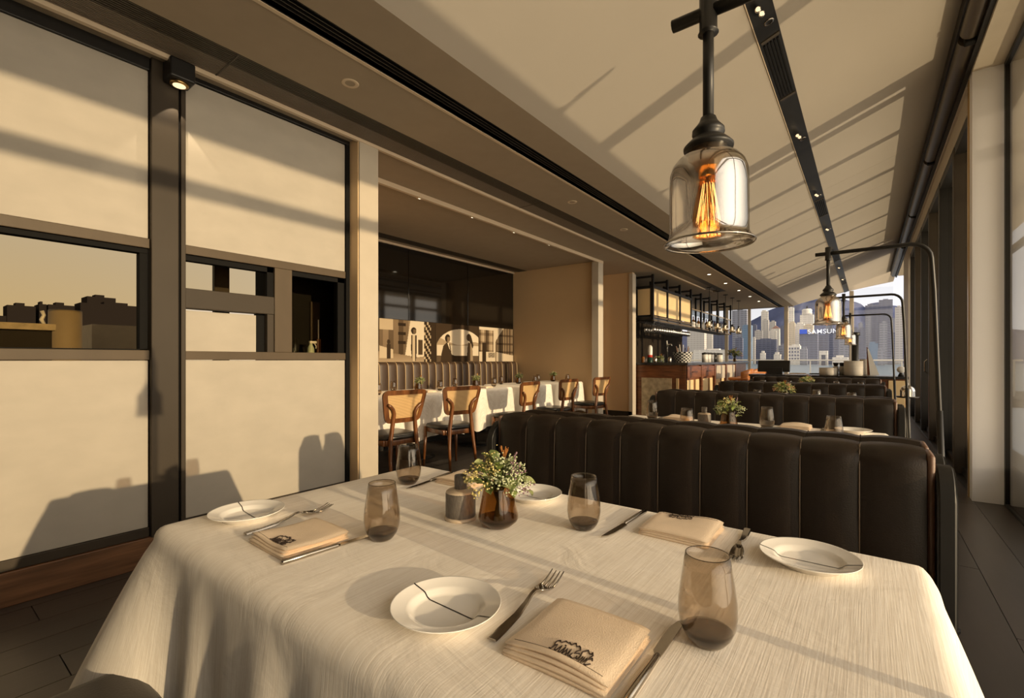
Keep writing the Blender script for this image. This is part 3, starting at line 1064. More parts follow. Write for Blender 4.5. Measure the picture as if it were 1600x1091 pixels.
# ================================================================== TABLES
def cloth_mesh(x0, x1, y0, y1, zt, zh, seed, flare=0.02, corner=0.10, n=340, wave=0.018, rad=0.035):
    rnd = random.Random(seed)
    bm = bmesh.new()
    cx, cy = (x0 + x1) / 2, (y0 + y1) / 2
    hx, hy = (x1 - x0) / 2 - rad, (y1 - y0) / 2 - rad
    per = 4 * (hx + hy)
    cr = 0.03
    pts = []
    ph = [rnd.uniform(0, 6.28) for _ in range(4)]

    def base(s):
        # point on rectangle, outward normal, closeness to the corner
        L = [2 * hx, 2 * hy, 2 * hx, 2 * hy]
        st = [(-hx, -hy), (hx, -hy), (hx, hy), (-hx, hy)]
        dr = [(1, 0), (0, 1), (-1, 0), (0, -1)]
        nr = [(0, -1), (1, 0), (0, 1), (-1, 0)]
        k = 0
        while k < 3 and s > L[k]:
            s -= L[k]
            k += 1
        p = Vector((st[k][0] + dr[k][0] * s, st[k][1] + dr[k][1] * s))
        nn = Vector(nr[k])
        d0, d1 = s, L[k] - s
        w = 0.07
        c = 0.0
        if d0 < w:
            f_ = 0.5 * (1 - d0 / w)
            pn_ = Vector(nr[(k - 1) % 4])
            nn = (nn * (1 - f_) + pn_ * f_).normalized()
        elif d1 < w:
            f_ = 0.5 * (1 - d1 / w)
            pn_ = Vector(nr[(k + 1) % 4])
            nn = (nn * (1 - f_) + pn_ * f_).normalized()
        c = math.exp(-(min(d0, d1) / 0.062) ** 1.25)
        return p, nn, c
    rings = []
    S = [per * i / n for i in range(n)]
    B = [base(s) for s in S]
    prof = []
    for i in range(6):
        a = R(90 * i / 5)
        prof.append((rad * math.sin(a), zt - rad * (1 - math.cos(a)), 0.0))
    nd = 14
    for i in range(1, nd + 1):
        f_ = i / nd
        prof.append((rad, zt - rad - (zt - rad - zh) * f_, f_))
    for off, z, f_ in prof:
        ring = []
        for i, s in enumerate(S):
            p, nn, c = B[i]
            wv = math.sin(s / per * 2 * PI * 17 + ph[0]) * 0.55 + math.sin(s / per * 2 * PI * 29 + ph[1]) * 0.35 + math.sin(s / per * 2 * PI * 7 + ph[2]) * 0.5
            o_ = off + flare * f_ + wave * wv * f_ ** 0.8 * (1 - 0.5 * c) + corner * c * f_ ** 0.9
            zz = z - 0.05 * c * f_
            ring.append(bm.verts.new((cx + p.x + nn.x * o_, cy + p.y + nn.y * o_, zz)))
        rings.append(ring)
    for a, b in zip(rings[:-1], rings[1:]):
        for i in range(n):
            j = (i + 1) % n
            bm.faces.new((a[i], a[j], b[j], b[i]))
    # top: shrink rings to the middle
    prev = rings[0]
    for k in range(1, 9):
        f_ = 1 - k / 9
        ring = [bm.verts.new((cx + B[i][0].x * f_, cy + B[i][0].y * f_, zt)) for i in range(n)]
        for i in range(n):
            j = (i + 1) % n
            bm.faces.new((ring[i], ring[j], prev[j], prev[i]))
        prev = ring
    c_ = bm.verts.new((cx, cy, zt))
    for i in range(n):
        bm.faces.new((c_, prev[(i + 1) % n], prev[i]))
    return bm


def dining_table(x0, x1, y0, y1, zt, label, group):
    t = empty('dining_table', ((x0 + x1) / 2, (y0 + y1) / 2, 0))
    tag(t, label, 'table', group)
    hx, hy = (x1 - x0) / 2 - 0.030, (y1 - y0) / 2 - 0.030
    link('tabletop', BX(-hx, hx, -hy, hy, zt - 0.040, zt - 0.010, 0.008), m_blackwood, t)
    link('column', LT([(0, 0.03), (0.035, 0.03), (0.035, zt - 0.036), (0, zt - 0.036)], 16), m_dark, t, True)
    link('base', LT([(0, 0), (0.22, 0), (0.22, 0.012), (0.05, 0.03), (0, 0.03)], 28), m_dark, t, True)
    return t


TX0, TX1, TZ = -1.352, 0.105, 0.760
tabn = ['near', 'second', 'third', 'fourth']
for k in range(4):
    y0, y1 = 0.365 + 2 * k, 1.205 + 2 * k
    dining_table(TX0, TX1, y0, y1, TZ, 'pedestal dining table hidden under the %s white cloth' % tabn[k], 'pedestal tables between banquettes')
    o = link('tablecloth', cloth_mesh(TX0, TX1, y0, y1, TZ, 0.40, 3 + k, corner=0.17), m_linen, None, True)
    tag(o, ['big white linen tablecloth on the near dining table', 'white tablecloth on the second table, behind the nearest banquette', 'white tablecloth on the third table, mostly hidden', 'white tablecloth on the fourth table, mostly hidden'][k], 'tablecloth', 'white cloths on booth tables')


# ================================================================== TABLEWARE
def tumbler(loc, label):
    t = empty('drinking_glass', loc)
    tag(t, label, 'glass', 'smoked stemless glasses')
    h = 0.122
    outer = [(0.0205, 0.0), (0.0245, 0.004), (0.031, 0.013), (0.0362, 0.026), (0.0385, 0.042), (0.0378, 0.060), (0.0350, 0.082), (0.0315, 0.104), (0.0288, h)]
    inner = [(0.0276, h), (0.0303, 0.104), (0.0338, 0.082), (0.0366, 0.060), (0.0373, 0.042), (0.0350, 0.027), (0.0290, 0.015), (0.020, 0.0105), (0, 0.010)]
    link('bowl', LT(outer + inner, 40), m_glass, t, True)
    link('base', LT([(0, 0.0005), (0.0203, 0.0005), (0.0243, 0.0045), (0.0300, 0.0128), (0.0330, 0.0180), (0.0285, 0.0146), (0.020, 0.0102), (0, 0.0097)], 40), m_glass_b, t, True)
    link('rim', LT([(0.0288, h), (0.0282, h + 0.0007), (0.0276, h), (0.0282, h - 0.0007), (0.0288, h)], 40), m_glass_b, t, True)
    return t


PLATE = [(0, 0.004), (0.046, 0.004), (0.052, 0.0065), (0.057, 0.0120), (0.062, 0.0140), (0.082, 0.0185), (0.0838, 0.0197)]


def plate_z(r):
    for (a, za), (b, zb) in zip(PLATE[:-1], PLATE[1:]):
        if a <= r <= b:
            return za + (zb - za) * (r - a) / (b - a)
    return PLATE[-1][1]


def plate(loc, label, p0, p1):
    t = empty('side_plate', loc)
    tag(t, label, 'plate', 'white plates with a black line')
    prof = PLATE + [(0.0842, 0.0188), (0.082, 0.0165), (0.060, 0.0105), (0.054, 0.0), (0.047, 0.0), (0.046, 0.002), (0, 0.002)]
    link('dish', LT(prof, 56), m_ceramic, t, True)
    a, b = Vector(p0), Vector(p1)
    bm = bmesh.new()
    d = (b - a).normalized()
    sd = Vector((-d.y, d.x)) * 0.0011
    prev = None
    N = 180
    for i in range(N + 1):
        q = a + (b - a) * i / N
        r = min(q.length, 0.0836)
        z = plate_z(r) + 0.0006
        vs = [bm.verts.new((q.x + sd.x, q.y + sd.y, z)), bm.verts.new((q.x - sd.x, q.y - sd.y, z))]
        if prev:
            bm.faces.new((prev[0], prev[1], vs[1], vs[0]))
        prev = vs
    link('painted_line', bm, m_ink, t)
    return t


def fork(loc, rz, label):
    """lies along +Y, tines away from the origin's handle end"""
    t = empty('table_fork', loc, rz)
    tag(t, label, 'fork', 'table forks')

    def zc(y):
        return 0.004 + (0.012 * math.exp(-((y - 0.125) / 0.03) ** 2)) + (0.010 * max(0, (y - 0.165) / 0.055) ** 2)
    bm = bmesh.new()
    ys = [0.0, 0.01, 0.04, 0.07, 0.10, 0.118, 0.13, 0.14]
    ws = [0.0075, 0.008, 0.0072, 0.0058, 0.0042, 0.0032, 0.0036, 0.0055]
    rows = []
    for y, w in zip(ys, ws):
        rows.append([bm.verts.new((-w, y, zc(y))), bm.verts.new((w, y, zc(y))), bm.verts.new((w * .8, y, zc(y) + 0.003)), bm.verts.new((-w * .8, y, zc(y) + 0.003))])
    for a, b in zip(rows[:-1], rows[1:]):
        for i in range(4):
            bm.faces.new((a[i], a[(i + 1) % 4], b[(i + 1) % 4], b[i]))
    bm.faces.new(rows[0][::-1])
    bm.faces.new(rows[-1])
    auto(link('handle', bm, m_steel, t))
    bm = bmesh.new()
    ys = [0.138, 0.148, 0.158, 0.168, 0.175]
    ws = [0.0052, 0.0095, 0.0118, 0.0125, 0.0125]
    prev = None
    for y, w in zip(ys, ws):
        dip = -0.003
        r = [bm.verts.new((-w, y, zc(y) + 0.001)), bm.verts.new((0, y, zc(y) + dip)), bm.verts.new((w, y, zc(y) + 0.001))]
        r2 = [bm.verts.new((-w, y, zc(y) + 0.003)), bm.verts.new((0, y, zc(y) + dip + 0.0016)), bm.verts.new((w, y, zc(y) + 0.003))]
        cur = r + r2[::-1]
        if prev:
            for i in range(6):
                bm.faces.new((prev[i], prev[(i + 1) % 6], cur[(i + 1) % 6], cur[i]))
        else:
            bm.faces.new(cur[::-1])
        prev = cur
    bm.faces.new(prev)
    link('neck', bm, m_steel, t, True)
    for i in range(4):
        x_ = -0.0110 + i * 0.00733
        bm = bmesh.new()
        pts = [(x_, y, zc(y) + 0.0012 - 0.002 * (1 - abs(i - 1.5) / 1.5)) for y in (0.174, 0.19, 0.205, 0.220)]
        tube(bm, pts, [0.0018, 0.0017, 0.0015, 0.0009], 6)
        link('tine', bm, m_steel, t, True)
    return t


def knife(loc, rz, label):
    t = empty('table_knife', loc, rz)
    tag(t, label, 'knife', 'table knives')
    bm = bmesh.new()
    tube(bm, [(0, 0, 0.005), (0, 0.002, 0.005), (0, 0.06, 0.005), (0, 0.112, 0.0048), (0, 0.118, 0.0045)], [0.004, 0.0055, 0.0052, 0.0045, 0.003], 10)
    link('handle', bm, m_steel, t, True)
    bl = [(-0.004, 0.116), (-0.0085, 0.124), (-0.0095, 0.16), (-0.0085, 0.19), (-0.004, 0.213), (0.0045, 0.225), (0.0050, 0.19), (0.0048, 0.13), (0.004, 0.116)]
    link('blade', PR(bl, 0.003, 0.0048), m_steel, t)
    return t


LOGO = [[(4, -65), (1, -59), (1, -54), (4, -52), (7, -55), (8, -53), (10, -49), (14, -51), (16, -49), (20, -52), (21, -47), (23, -46), (27, -51), (29, -48), (31, -49), (34, -54), (32, -59), (32, -64), (35, -61), (37, -60)],
        [(40, -63), (38, -55), (40, -51), (42, -48), (46, -53), (48, -52), (48, -48), (51, -53), (50, -59), (50, -64), (53, -57), (55, -61)],
        [(1, -72), (4, -72), (4, -64), (6, -61), (9, -72), (11, -72), (12, -60), (15, -73), (17, -73), (17, -59), (20, -72), (21, -72), (21, -61), (25, -72), (26, -73), (25, -59), (28, -72), (30, -71), (30, -65)],
        [(31, -71), (35, -73), (38, -70), (37, -66)],
        [(40, -71), (40, -63), (43, -72), (43, -62), (46, -72), (45, -61), (48, -71), (48, -61), (50, -69), (50, -60)],
        [(50, -72), (53, -72), (56, -67)], [(14, -57), (16, -57)]]


def napkin(loc, rz, label, seed=1, logo=True):
    """folded in layers, folds along +X and -X, open hem towards -Y"""
    rnd = random.Random(seed)
    t = empty('folded_napkin', loc, rz)
    tag(t, label, 'napkin', 'folded beige napkins')
    W, D = 0.151, 0.142
    p1, p2 = rnd.uniform(0, 6), rnd.uniform(0, 6)

    def lift(u, v, lev):
        # soft waves, more in the top layers and near the open front hem
        f_ = (0.5 - v / D)
        return lev * (0.0030 * math.sin(u * 34 + p1 + 0.5 * lev) * f_ ** 1.6 + 0.0009 * math.sin(v * 45 + p2)) + lev * 0.0009 * math.cos(u * 22) - 0.0013 * lev * (abs(u) / (W / 2)) ** 6 + 0.0010 * lev * f_ ** 2

    def layer(z0, th, ins, lev, off):
        bm = bmesh.new()
        nu, nv = 22, 16
        w, d = W - ins, D - ins * 0.6
        top, bot = [], []
        for i in range(nu + 1):
            a, b = [], []
            for j in range(nv + 1):
                u = -w / 2 + w * i / nu
                v = -d / 2 + d * j / nv
                e = min(1, min(i, nu - i) / 2.0) ** 0.5
                zz = z0 + lift(u, v, lev)
                fr = off * (1 - j / nv)
                a.append(bm.verts.new((u, v - fr, zz + th * (0.5 + 0.5 * e))))
                b.append(bm.verts.new((u, v - fr, zz + th * (0.5 - 0.5 * e))))
            top.append(a)
            bot.append(b)
        for i in range(nu):
            for j in range(nv):
                bm.faces.new((top[i][j], top[i + 1][j], top[i + 1][j + 1], top[i][j + 1]))
                bm.faces.new((bot[i][j], bot[i][j + 1], bot[i + 1][j + 1], bot[i + 1][j]))
        for i in range(nu):
            for j in (0, nv):
                bm.faces.new((top[i][j], bot[i][j], bot[i + 1][j], top[i + 1][j]))
        for j in range(nv):
            for i in (0, nu):
                bm.faces.new((top[i][j], top[i][j + 1], bot[i][j + 1], bot[i][j]))
        return link('fold', bm, m_napkin, t, True)
    zs = [(0.0005, 0.0046, 0.0, 0.3, 0.002), (0.0056, 0.0040, 0.004, 0.6, 0.004), (0.0100, 0.0036, 0.006, 0.9, 0.001), (0.0140, 0.0042, 0.002, 1.3, -0.003)]
    for z0, th, ins, lev, off in zs:
        layer(z0, th, ins, lev, off)
    hz = zs[-1][0] + zs[-1][1] + 0.0004

    def htop(u, v):
        return hz + lift(u, v, 1.3)
    # stitched hem line and embroidered script
    bm = bmesh.new()
    pts = [(-W / 2 + 0.012 + (W - 0.024) * i / 20, -D / 2 + 0.012) for i in range(21)]
    tube(bm, [(a, b, htop(a, b)) for a, b in pts], 0.0004, 4)
    link('hem_stitch', bm, m_piping, t)
    if logo:
        for st in LOGO:
            bm = bmesh.new()
            q = []
            for (a, b) in st:
                u, v = a / 1000 - 0.012, (b + 60) / 1000 * 1.25 - 0.043
                q.append((u, v, htop(u, v) + 0.0006))
            tube(bm, q, 0.00085, 5)
            link('embroidery', bm, m_stitch, t)
    return t


gp = [(-0.842, 0.646), (-0.176, 0.680), (-0.522, 0.966), (-1.150, 0.984)]
g0 = tumbler((gp[1][0], gp[1][1], TZ), 'smoked stemless glass at the near right place setting, largest in view')
clone(g0, (gp[0][0], gp[0][1], TZ), 'smoked stemless glass beside the folded napkin at the near left setting')
clone(g0, (gp[2][0], gp[2][1], TZ), 'smoked stemless glass across the near table, by the banquette side knife')
clone(g0, (gp[3][0], gp[3][1], TZ), 'smoked stemless glass at the far left corner of the near table')

p0 = plate((-0.515, 0.515, TZ), 'white side plate beside the fork, nearest to the viewpoint', (-0.0832, 0.009), (0.0832, 0.006))
p_specs = [((-1.222, 0.533, TZ), 'white side plate at the left end of the near table', (-0.0825, 0.014), (0.0832, 0.0)),
           ((-0.089, 1.058, TZ), 'white side plate at the banquette end, right corner of the near table', (-0.0835, -0.004), (0.0835, -0.002)),
           ((-0.752, 1.088, TZ), 'white side plate partly behind the flowers on the near table', (-0.0832, 0.006), (0.083, -0.008))]
for lc, lab, a, b in p_specs:
    plate(lc, lab, a, b)

f0 = fork((-0.412, 0.499, TZ), R(7), 'steel fork beside the nearest white plate, tines away from us')
clone(f0, (-1.096, 0.474, TZ + 0.0), 'steel fork partly under the napkin at the left end of the near table', R(5))
clone(f0, (-0.217, 1.175, TZ), 'steel fork turned towards us between napkin and banquette-side plate', R(180 + 4))

k0 = knife((-0.217, 0.487, TZ), R(0.5), 'steel knife between the nearest napkin and large glass')
clone(k0, (-0.886, 0.448, TZ), 'steel knife along the front of the left-hand napkin', R(-5))
clone(k0, (-0.451, 1.161, TZ), 'dark steel knife beside the napkin across the near table', R(178))
clone(k0, (-1.128, 1.155, TZ), 'steel knife by the far left glass, pointing towards us', R(-172 + 0))

napkin((-0.312, 0.562, TZ), R(1), 'beige napkin with dark embroidered script, nearest to the viewpoint', 1)
napkin((-0.972, 0.532, TZ), R(-1), 'folded beige napkin with script at the left end of the near table', 5)
napkin((-0.335, 1.080, TZ), R(180), 'folded beige napkin with upside-down script on banquette side of the near table', 9)
napkin((-1.022, 1.115, TZ), R(182), 'folded beige napkin half hidden behind the tin candle holder', 12)


def tin_lamp(loc, label):
    t = empty('candle_holder', loc)
    tag(t, label, 'candle holder', 'round tin table lamps')
    link('foot_ring', LT([(0, 0), (0.0385, 0), (0.0395, 0.003), (0.0395, 0.006), (0.037, 0.008), (0, 0.008)], 36), m_tincream, t, True)
    link('sleeve', LT([(0.0362, 0.008), (0.0368, 0.012), (0.0368, 0.063), (0.0355, 0.066), (0.0335, 0.066), (0.0335, 0.008)], 36), m_tin, t, True)
    link('shoulder', LT([(0.0358, 0.0645), (0.0358, 0.0675), (0.032, 0.0705), (0.017, 0.0725), (0.0155, 0.074), (0, 0.074)], 32), m_tincream, t, True)
    link('neck', LT([(0.0150, 0.073), (0.0148, 0.082), (0.0155, 0.083), (0.0150, 0.086), (0.0156, 0.089), (0.0150, 0.092), (0.0156, 0.096), (0.0152, 0.104), (0.0148, 0.1065), (0.0128, 0.1065), (0.0128, 0.078)], 28), m_tin, t, True)
    return t


tin0 = tin_lamp((-0.797, 0.846, TZ), 'small grey tin candle holder beside the flowers on the near table')


def vase(loc, label, s=1.0, mats=(m_amber, m_amber_b)):
    t = empty('flower_vase', loc)
    tag(t, label, 'vase', 'small dark glass vases')
    t.scale = (s, s, s)
    outer = [(0.024, 0), (0.030, 0.003), (0.0445, 0.016), (0.0468, 0.022), (0.0462, 0.029), (0.0345, 0.090), (0.0335, 0.098)]
    inner = [(0.0318, 0.098), (0.033, 0.088), (0.0445, 0.029), (0.0445, 0.0225), (0.042, 0.018), (0.029, 0.006), (0, 0.0055)]
    link('body', LT(outer + inner, 40), mats[0], t, True)
    link('base', LT([(0, 0.0005), (0.0238, 0.0005), (0.0298, 0.0035), (0.0440, 0.0165), (0.0442, 0.0225), (0.0418, 0.0185), (0.029, 0.0066), (0, 0.006)], 40), mats[1], t, True)
    return t


def bouquet(loc, label, s=1.0, seed=1, nst=62, kind='mixed', R_=0.074, rim=0.098):
    rnd = random.Random(seed)
    t = empty('flower_bouquet', loc)
    tag(t, label, 'flowers', 'posies in vases')
    t.scale = (s, s, s)
    bs = bmesh.new()
    fl_y, fl_w, fl_p, fl_r = bmesh.new(), bmesh.new(), bmesh.new(), bmesh.new()
    leafm = []
    tips = []
    for i in range(nst):
        a = rnd.uniform(0, 2 * PI)
        rr = R_ * math.sqrt(rnd.uniform(0.02, 1))
        h = rim + 0.062 - 0.058 * (rr / R_) ** 2 + rnd.uniform(-0.012, 0.016)
        tip = Vector((rr * math.cos(a), rr * math.sin(a), h))
        mouth = Vector((0.018 * math.cos(a) * rr / R_, 0.018 * math.sin(a) * rr / R_, rim))
        foot = Vector((-0.012 * math.cos(a), -0.012 * math.sin(a), 0.014))
        tube(bs, [foot, mouth, (mouth + tip) / 2 + Vector((0, 0, 0.006)), tip], [0.0012, 0.0011, 0.0009, 0.0006], 5)
        tips.append((tip, a, rr))
    for tip, a, rr in tips:
        side = math.cos(a - R(215))
        if kind == 'mixed':
            k = 'y' if side > 0.15 else ('w' if rnd.random() < 0.75 else 'p')
        else:
            k = rnd.choice(['r', 'w', 'y'] if kind == 'peach' else ['w', 'y', 'w'])
        tgt = {'y': fl_y, 'w': fl_w, 'p': fl_p, 'r': fl_r}[k]
        for q in range(rnd.randint(9, 14)):
            d = Vector((rnd.gauss(0, 1), rnd.gauss(0, 1), rnd.gauss(0, 0.8)))
            c = tip + d * 0.0068
            ico(tgt, c, rnd.uniform(0.0017, 0.0034) * (1.5 if k == 'r' else 1), 1, (1, 1, 0.8))
    link('stems', bs, m_stem, t)
    for bmx, mm, nm_ in ((fl_y, m_floret, 'florets'), (fl_w, m_floret_w, 'florets'), (fl_p, m_floret_p, 'florets'), (fl_r, m_floret_r, 'blooms')):
        if len(bmx.verts):
            stuff(link(nm_, bmx, mm, t, True))
        else:
            bmx.free()
    # leaves
    lb = bmesh.new()
    L, Wd = 0.030, 0.0105
    prev = None
    for i in range(7):
        f_ = i / 6
        w = Wd * math.sin(PI * min(1, f_ * 0.93 + 0.04)) ** 0.8
        zc = 0.006 * math.sin(PI * f_)
        r = [lb.verts.new((-w, L * f_, zc + 0.003)), lb.verts.new((0, L * f_, zc)), lb.verts.new((w, L * f_, zc + 0.003))]
        if prev:
            lb.faces.new((prev[0], prev[1], r[1], r[0]))
            lb.faces.new((prev[1], prev[2], r[2], r[1]))
        prev = r
    l0 = link('leaf', lb, m_leaf, t, True)
    lb2 = l0.data.copy()
    lb2.materials[0] = m_leaf2
    nl = 54
    for i in range(nl):
        a = rnd.uniform(0, 2 * PI)
        rr = rnd.uniform(0.2, 0.85) * R_
        o = l0 if i == 0 else share('leaf', l0.data if i % 3 else lb2, t)
        o.location = (rr * math.cos(a), rr * math.sin(a), rim + 0.012 + rnd.uniform(-0.02, 0.04) - 0.03 * (rr / R_) ** 2)
        o.rotation_euler = (rnd.uniform(-0.2, 1.0), rnd.uniform(-0.5, 0.5), a - PI / 2 + rnd.uniform(-0.8, 0.8))
        sc = rnd.uniform(0.65, 1.35)
        o.scale = (sc, sc, sc)
    # orange bristle head and a lavender spike
    bm = bmesh.new()
    for i in range(22):
        a = rnd.uniform(0, 2 * PI)
        tube(bm, [(0.008, 0.012, rim + 0.050), (0.008 + 0.003 * math.cos(a), 0.012 + 0.003 * math.sin(a), rim + 0.064), (0.008 + 0.010 * math.cos(a), 0.012 + 0.010 * math.sin(a), rim + 0.086 + rnd.uniform(-.006, .006))], 0.0006, 3)
    link('bristle_head', bm, m_orange, t)
    bm = bmesh.new()
    for i in range(16):
        f_ = i / 15
        ico(bm, (0.036 + 0.008 * f_ + rnd.uniform(-.002, .002), 0.010 + rnd.uniform(-.002, .002), rim + 0.052 + 0.026 * f_), 0.0022, 1)
    link('lavender_spike', bm, m_floret_p, t)
    return t


VX, VY = -0.688, 0.858
v0 = vase((VX, VY, TZ), 'amber glass vase holding flowers on the near table')
b0 = bouquet((VX, VY, TZ), 'posy of yellow and pale green sprigs in the amber vase on the near table', 1.0, 4)

# ---- second table
DX = 0.05
clone(g0, (gp[0][0] + DX, 2.646, TZ), 'smoked glass in front of the tin lamp on the second table')
clone(g0, (gp[1][0] + DX, 2.690, TZ), 'smoked glass at the right end of the second table')
clone(g0, (gp[2][0] + 0.07, 2.99, TZ), 'smoked glass right of the flowers on the second table')
clone(g0, (gp[3][0] + 0.03, 3.00, TZ), 'smoked glass at the left end of the second table')
clone(tin0, (-0.775, 2.93, TZ), 'grey tin candle holder behind a glass on the second table')
clone(v0, (-0.625, 2.86, TZ), 'smoky vase of flowers at the middle of the second table')
bouquet((-0.625, 2.86, TZ), 'posy of white sprigs in the vase on the second table', 1.0, 11, 30, 'white')
napkin((-0.325, 3.12, TZ), R(180), 'rolled-edge beige napkin right of the flowers on the second table', 21, False)
napkin((-0.985, 3.10, TZ), R(178), 'beige napkin between two glasses at left of the second table', 23, False)
clone(k0, (-0.44, 3.19, TZ), 'knife left of the right-hand napkin on the second table', R(178))
clone(k0, (-1.09, 3.18, TZ), 'knife beside the left-end glass on the second table', R(178))
clone(f0, (-0.20, 3.18, TZ), 'fork right of the napkin on the second table', R(184))
plate((-0.06, 3.10, TZ), 'white plate at the banquette end of the second table', (-0.07, -0.03), (0.07, -0.03))
# ---- third and fourth tables (only what rises above the banquettes)
clone(v0, (-0.60, 4.86, TZ), 'vase with peach flowers on the third table')
bouquet((-0.60, 4.86, TZ), 'peach and cream posy standing on the third table', 1.1, 17, 30, 'peach')
clone(v0, (-0.60, 6.86, TZ), 'vase with orange flowers on the fourth table')
bouquet((-0.60, 6.86, TZ), 'small peach posy standing on the fourth table', 1.1, 29, 24, 'peach')
clone(g0, (-0.36, 4.98, TZ), 'glass right of the posy on the third table')
clone(g0, (-0.10, 4.70, TZ), 'glass at the right end of the third table')
clone(g0, (-0.78, 4.66, TZ), 'glass left of the posy on the third table')
clone(g0, (-0.30, 6.98, TZ), 'glass right of the posy on the fourth table')
clone(g0, (-0.06, 6.80, TZ), 'glass at the right end of the fourth table')
clone(g0, (-0.80, 6.95, TZ), 'glass left of the posy on the fourth table')
clone(g0, (-1.10, 6.98, TZ), 'glass at the left end of the fourth table')


# ================================================================== ALCOVE
# bench with tall channelled back
ab = empty('alcove_banquette', (-5.30, 5.30, 0))
tag(ab, 'long brown leather bench with pale seams along the alcove rear wall', 'bench')
acw = 0.150
n_ac = 25
c0 = link('back_channel', channel_mesh(acw - 0.002, 0.40, 1.11, 0.012, 0.14, 0.05), m_leather, ab)
auto(c0)
c0.data.materials[0] = M('chestnut_leather', (0.052, 0.030, 0.017), 0.45, var=0.15, bump=0.1, bscale=(200, 200, 200))
y_first = -n_ac * acw / 2 + acw / 2
for i in range(n_ac):
    o = c0 if i == 0 else share('back_channel', c0.data, ab)
    o.location = (0, y_first + i * acw, 0)
    o.rotation_euler = (0, 0, R(90))
bm = bmesh.new()
for i in range(n_ac + 1):
    yy = -n_ac * acw / 2 + i * acw
    tube(bm, [(0.004, yy, 0.45), (0.003, yy, 0.9), (-0.004, yy, 1.05), (-0.02, yy, 1.095), (-0.05, yy, 1.112)], 0.0055, 5)
link('piping', bm, M('tan_piping', (0.52, 0.37, 0.2), 0.5), ab, True)
link('seat', BX(-0.02, 0.46, -1.87, 1.87, 0.33, 0.47, 0.04, 3), m_leather, ab, True)
link('base', BX(-0.10, 0.42, -1.87, 1.87, 0.0, 0.34), m_blackwood, ab)

# sepia photographs on the wall above
SEP = [(0.010, 0.006, 0.004), (0.065, 0.042, 0.024), (0.22, 0.155, 0.095), (0.46, 0.36, 0.24), (0.64, 0.55, 0.42)]


def sep(v):
    v = max(0, min(0.9999, v)) * 4
    i = int(v)
    f_ = v - i
    return tuple(SEP[i][k] * (1 - f_) + SEP[min(4, i + 1)][k] * f_ for k in range(3))


def inside(u, v, poly):
    c = False
    j = len(poly) - 1
    for i in range(len(poly)):
        if (poly[i][1] > v) != (poly[j][1] > v) and u < (poly[j][0] - poly[i][0]) * (v - poly[i][1]) / (poly[j][1] - poly[i][1]) + poly[i][0]:
            c = not c
        j = i
    return c


def pic_left(u, v):
    # alley between tall houses, man standing in the light gap
    val = 0.95
    vp = 0.70
    if u < 0.52 + 0.10 * (v - 0.5):
        s = int(u * 13)
        val = 0.30 + 0.30 * ((s * 7) % 5) / 5 - 0.10 * (1 - v)
        if v > 0.75 and 0.1 < u < 0.3:
            val = 0.75
        if 0.38 < u < 0.50 and int(v * 14) % 3 == 0 and v > 0.3:
            val = 0.08
        if u < 0.10:
            val = 0.2
    if u > 0.80:
        s = int(v * 15)
        val = 0.10 if (s + int(u * 40)) % 3 else 0.75
        if u > 0.92:
            val = 0.12
    if v < 0.12 + 0.22 * abs(u - 0.7) and u < 0.8:
        val = 0.62 - 0.6 * v
    if 0.70 < u < 0.775 and 0.18 < v < 0.55:
        val = 0.25
    # man
    if (u - 0.625) ** 2 / 0.0020 + (v - 0.76) ** 2 / 0.0075 < 1:
        val = 0.10 if (u < 0.617 or v > 0.80) else 0.35
    if inside(u, v, [(0.585, 0.66), (0.67, 0.66), (0.675, 0.30), (0.66, 0.02), (0.60, 0.02), (0.58, 0.3)]):
        val = 0.78 if 0.605 < u < 0.645 else 0.12
    if 0.10 < u < 0.30 and 0.10 < v < 0.30 + 0.4 * (0.30 - u):
        val = 0.80
    if 0.205 < u < 0.262 and 0.08 < v < 0.42 or (u - 0.235) ** 2 / 0.0006 + (v - 0.47) ** 2 / 0.003 < 1:
        val = 0.14
    return val


def pic_mid(u, v):
    # pale arch over water, couple facing each other
    e = ((u - 0.56) / 0.56) ** 2 + ((v - 0.30) / 0.58) ** 2
    if e > 1 and v > 0.3 or u > 0.985 or u < 0.02:
        return 0.17
    val = 0.97
    hill = 0.50 + 0.05 * math.sin(u * 9) + 0.16 * max(0, 0.16 - abs(u - 0.06)) * 4
    if v < hill:
        val = 0.62
    if v < 0.44:
        val = 0.93
    if v < 0.17:
        val = 0.30
    # man on the left, facing right
    if ((u - 0.255) / 0.060) ** 2 + ((v - 0.62) / 0.105) ** 2 < 1:
        val = 0.10 if (u < 0.25 or v > 0.66) else 0.45
    if inside(u, v, [(0.10, 0), (0.12, 0.22), (0.16, 0.42), (0.24, 0.52), (0.31, 0.48), (0.34, 0.2), (0.55, 0.10), (0.55, 0.03), (0.36, 0.0)]):
        val = 0.15
    if inside(u, v, [(0.245, 0.50), (0.285, 0.50), (0.31, 0.30)]):
        val = 0.9
    # woman on the right, facing left, long hair
    if ((u - 0.745) / 0.060) ** 2 + ((v - 0.67) / 0.10) ** 2 < 1:
        val = 0.36 if u < 0.72 else 0.14
    if inside(u, v, [(0.73, 0.74), (0.80, 0.72), (0.86, 0.45), (0.84, 0.36), (0.78, 0.5), (0.745, 0.6)]):
        val = 0.13
    if inside(u, v, [(0.70, 0.02), (0.71, 0.38), (0.735, 0.54), (0.80, 0.5), (0.84, 0.30), (0.85, 0.02)]):
        val = 0.20 if u < 0.78 else 0.55
    if v < 0.15 and 0.36 < u < 0.70:
        val = 0.13
    return val


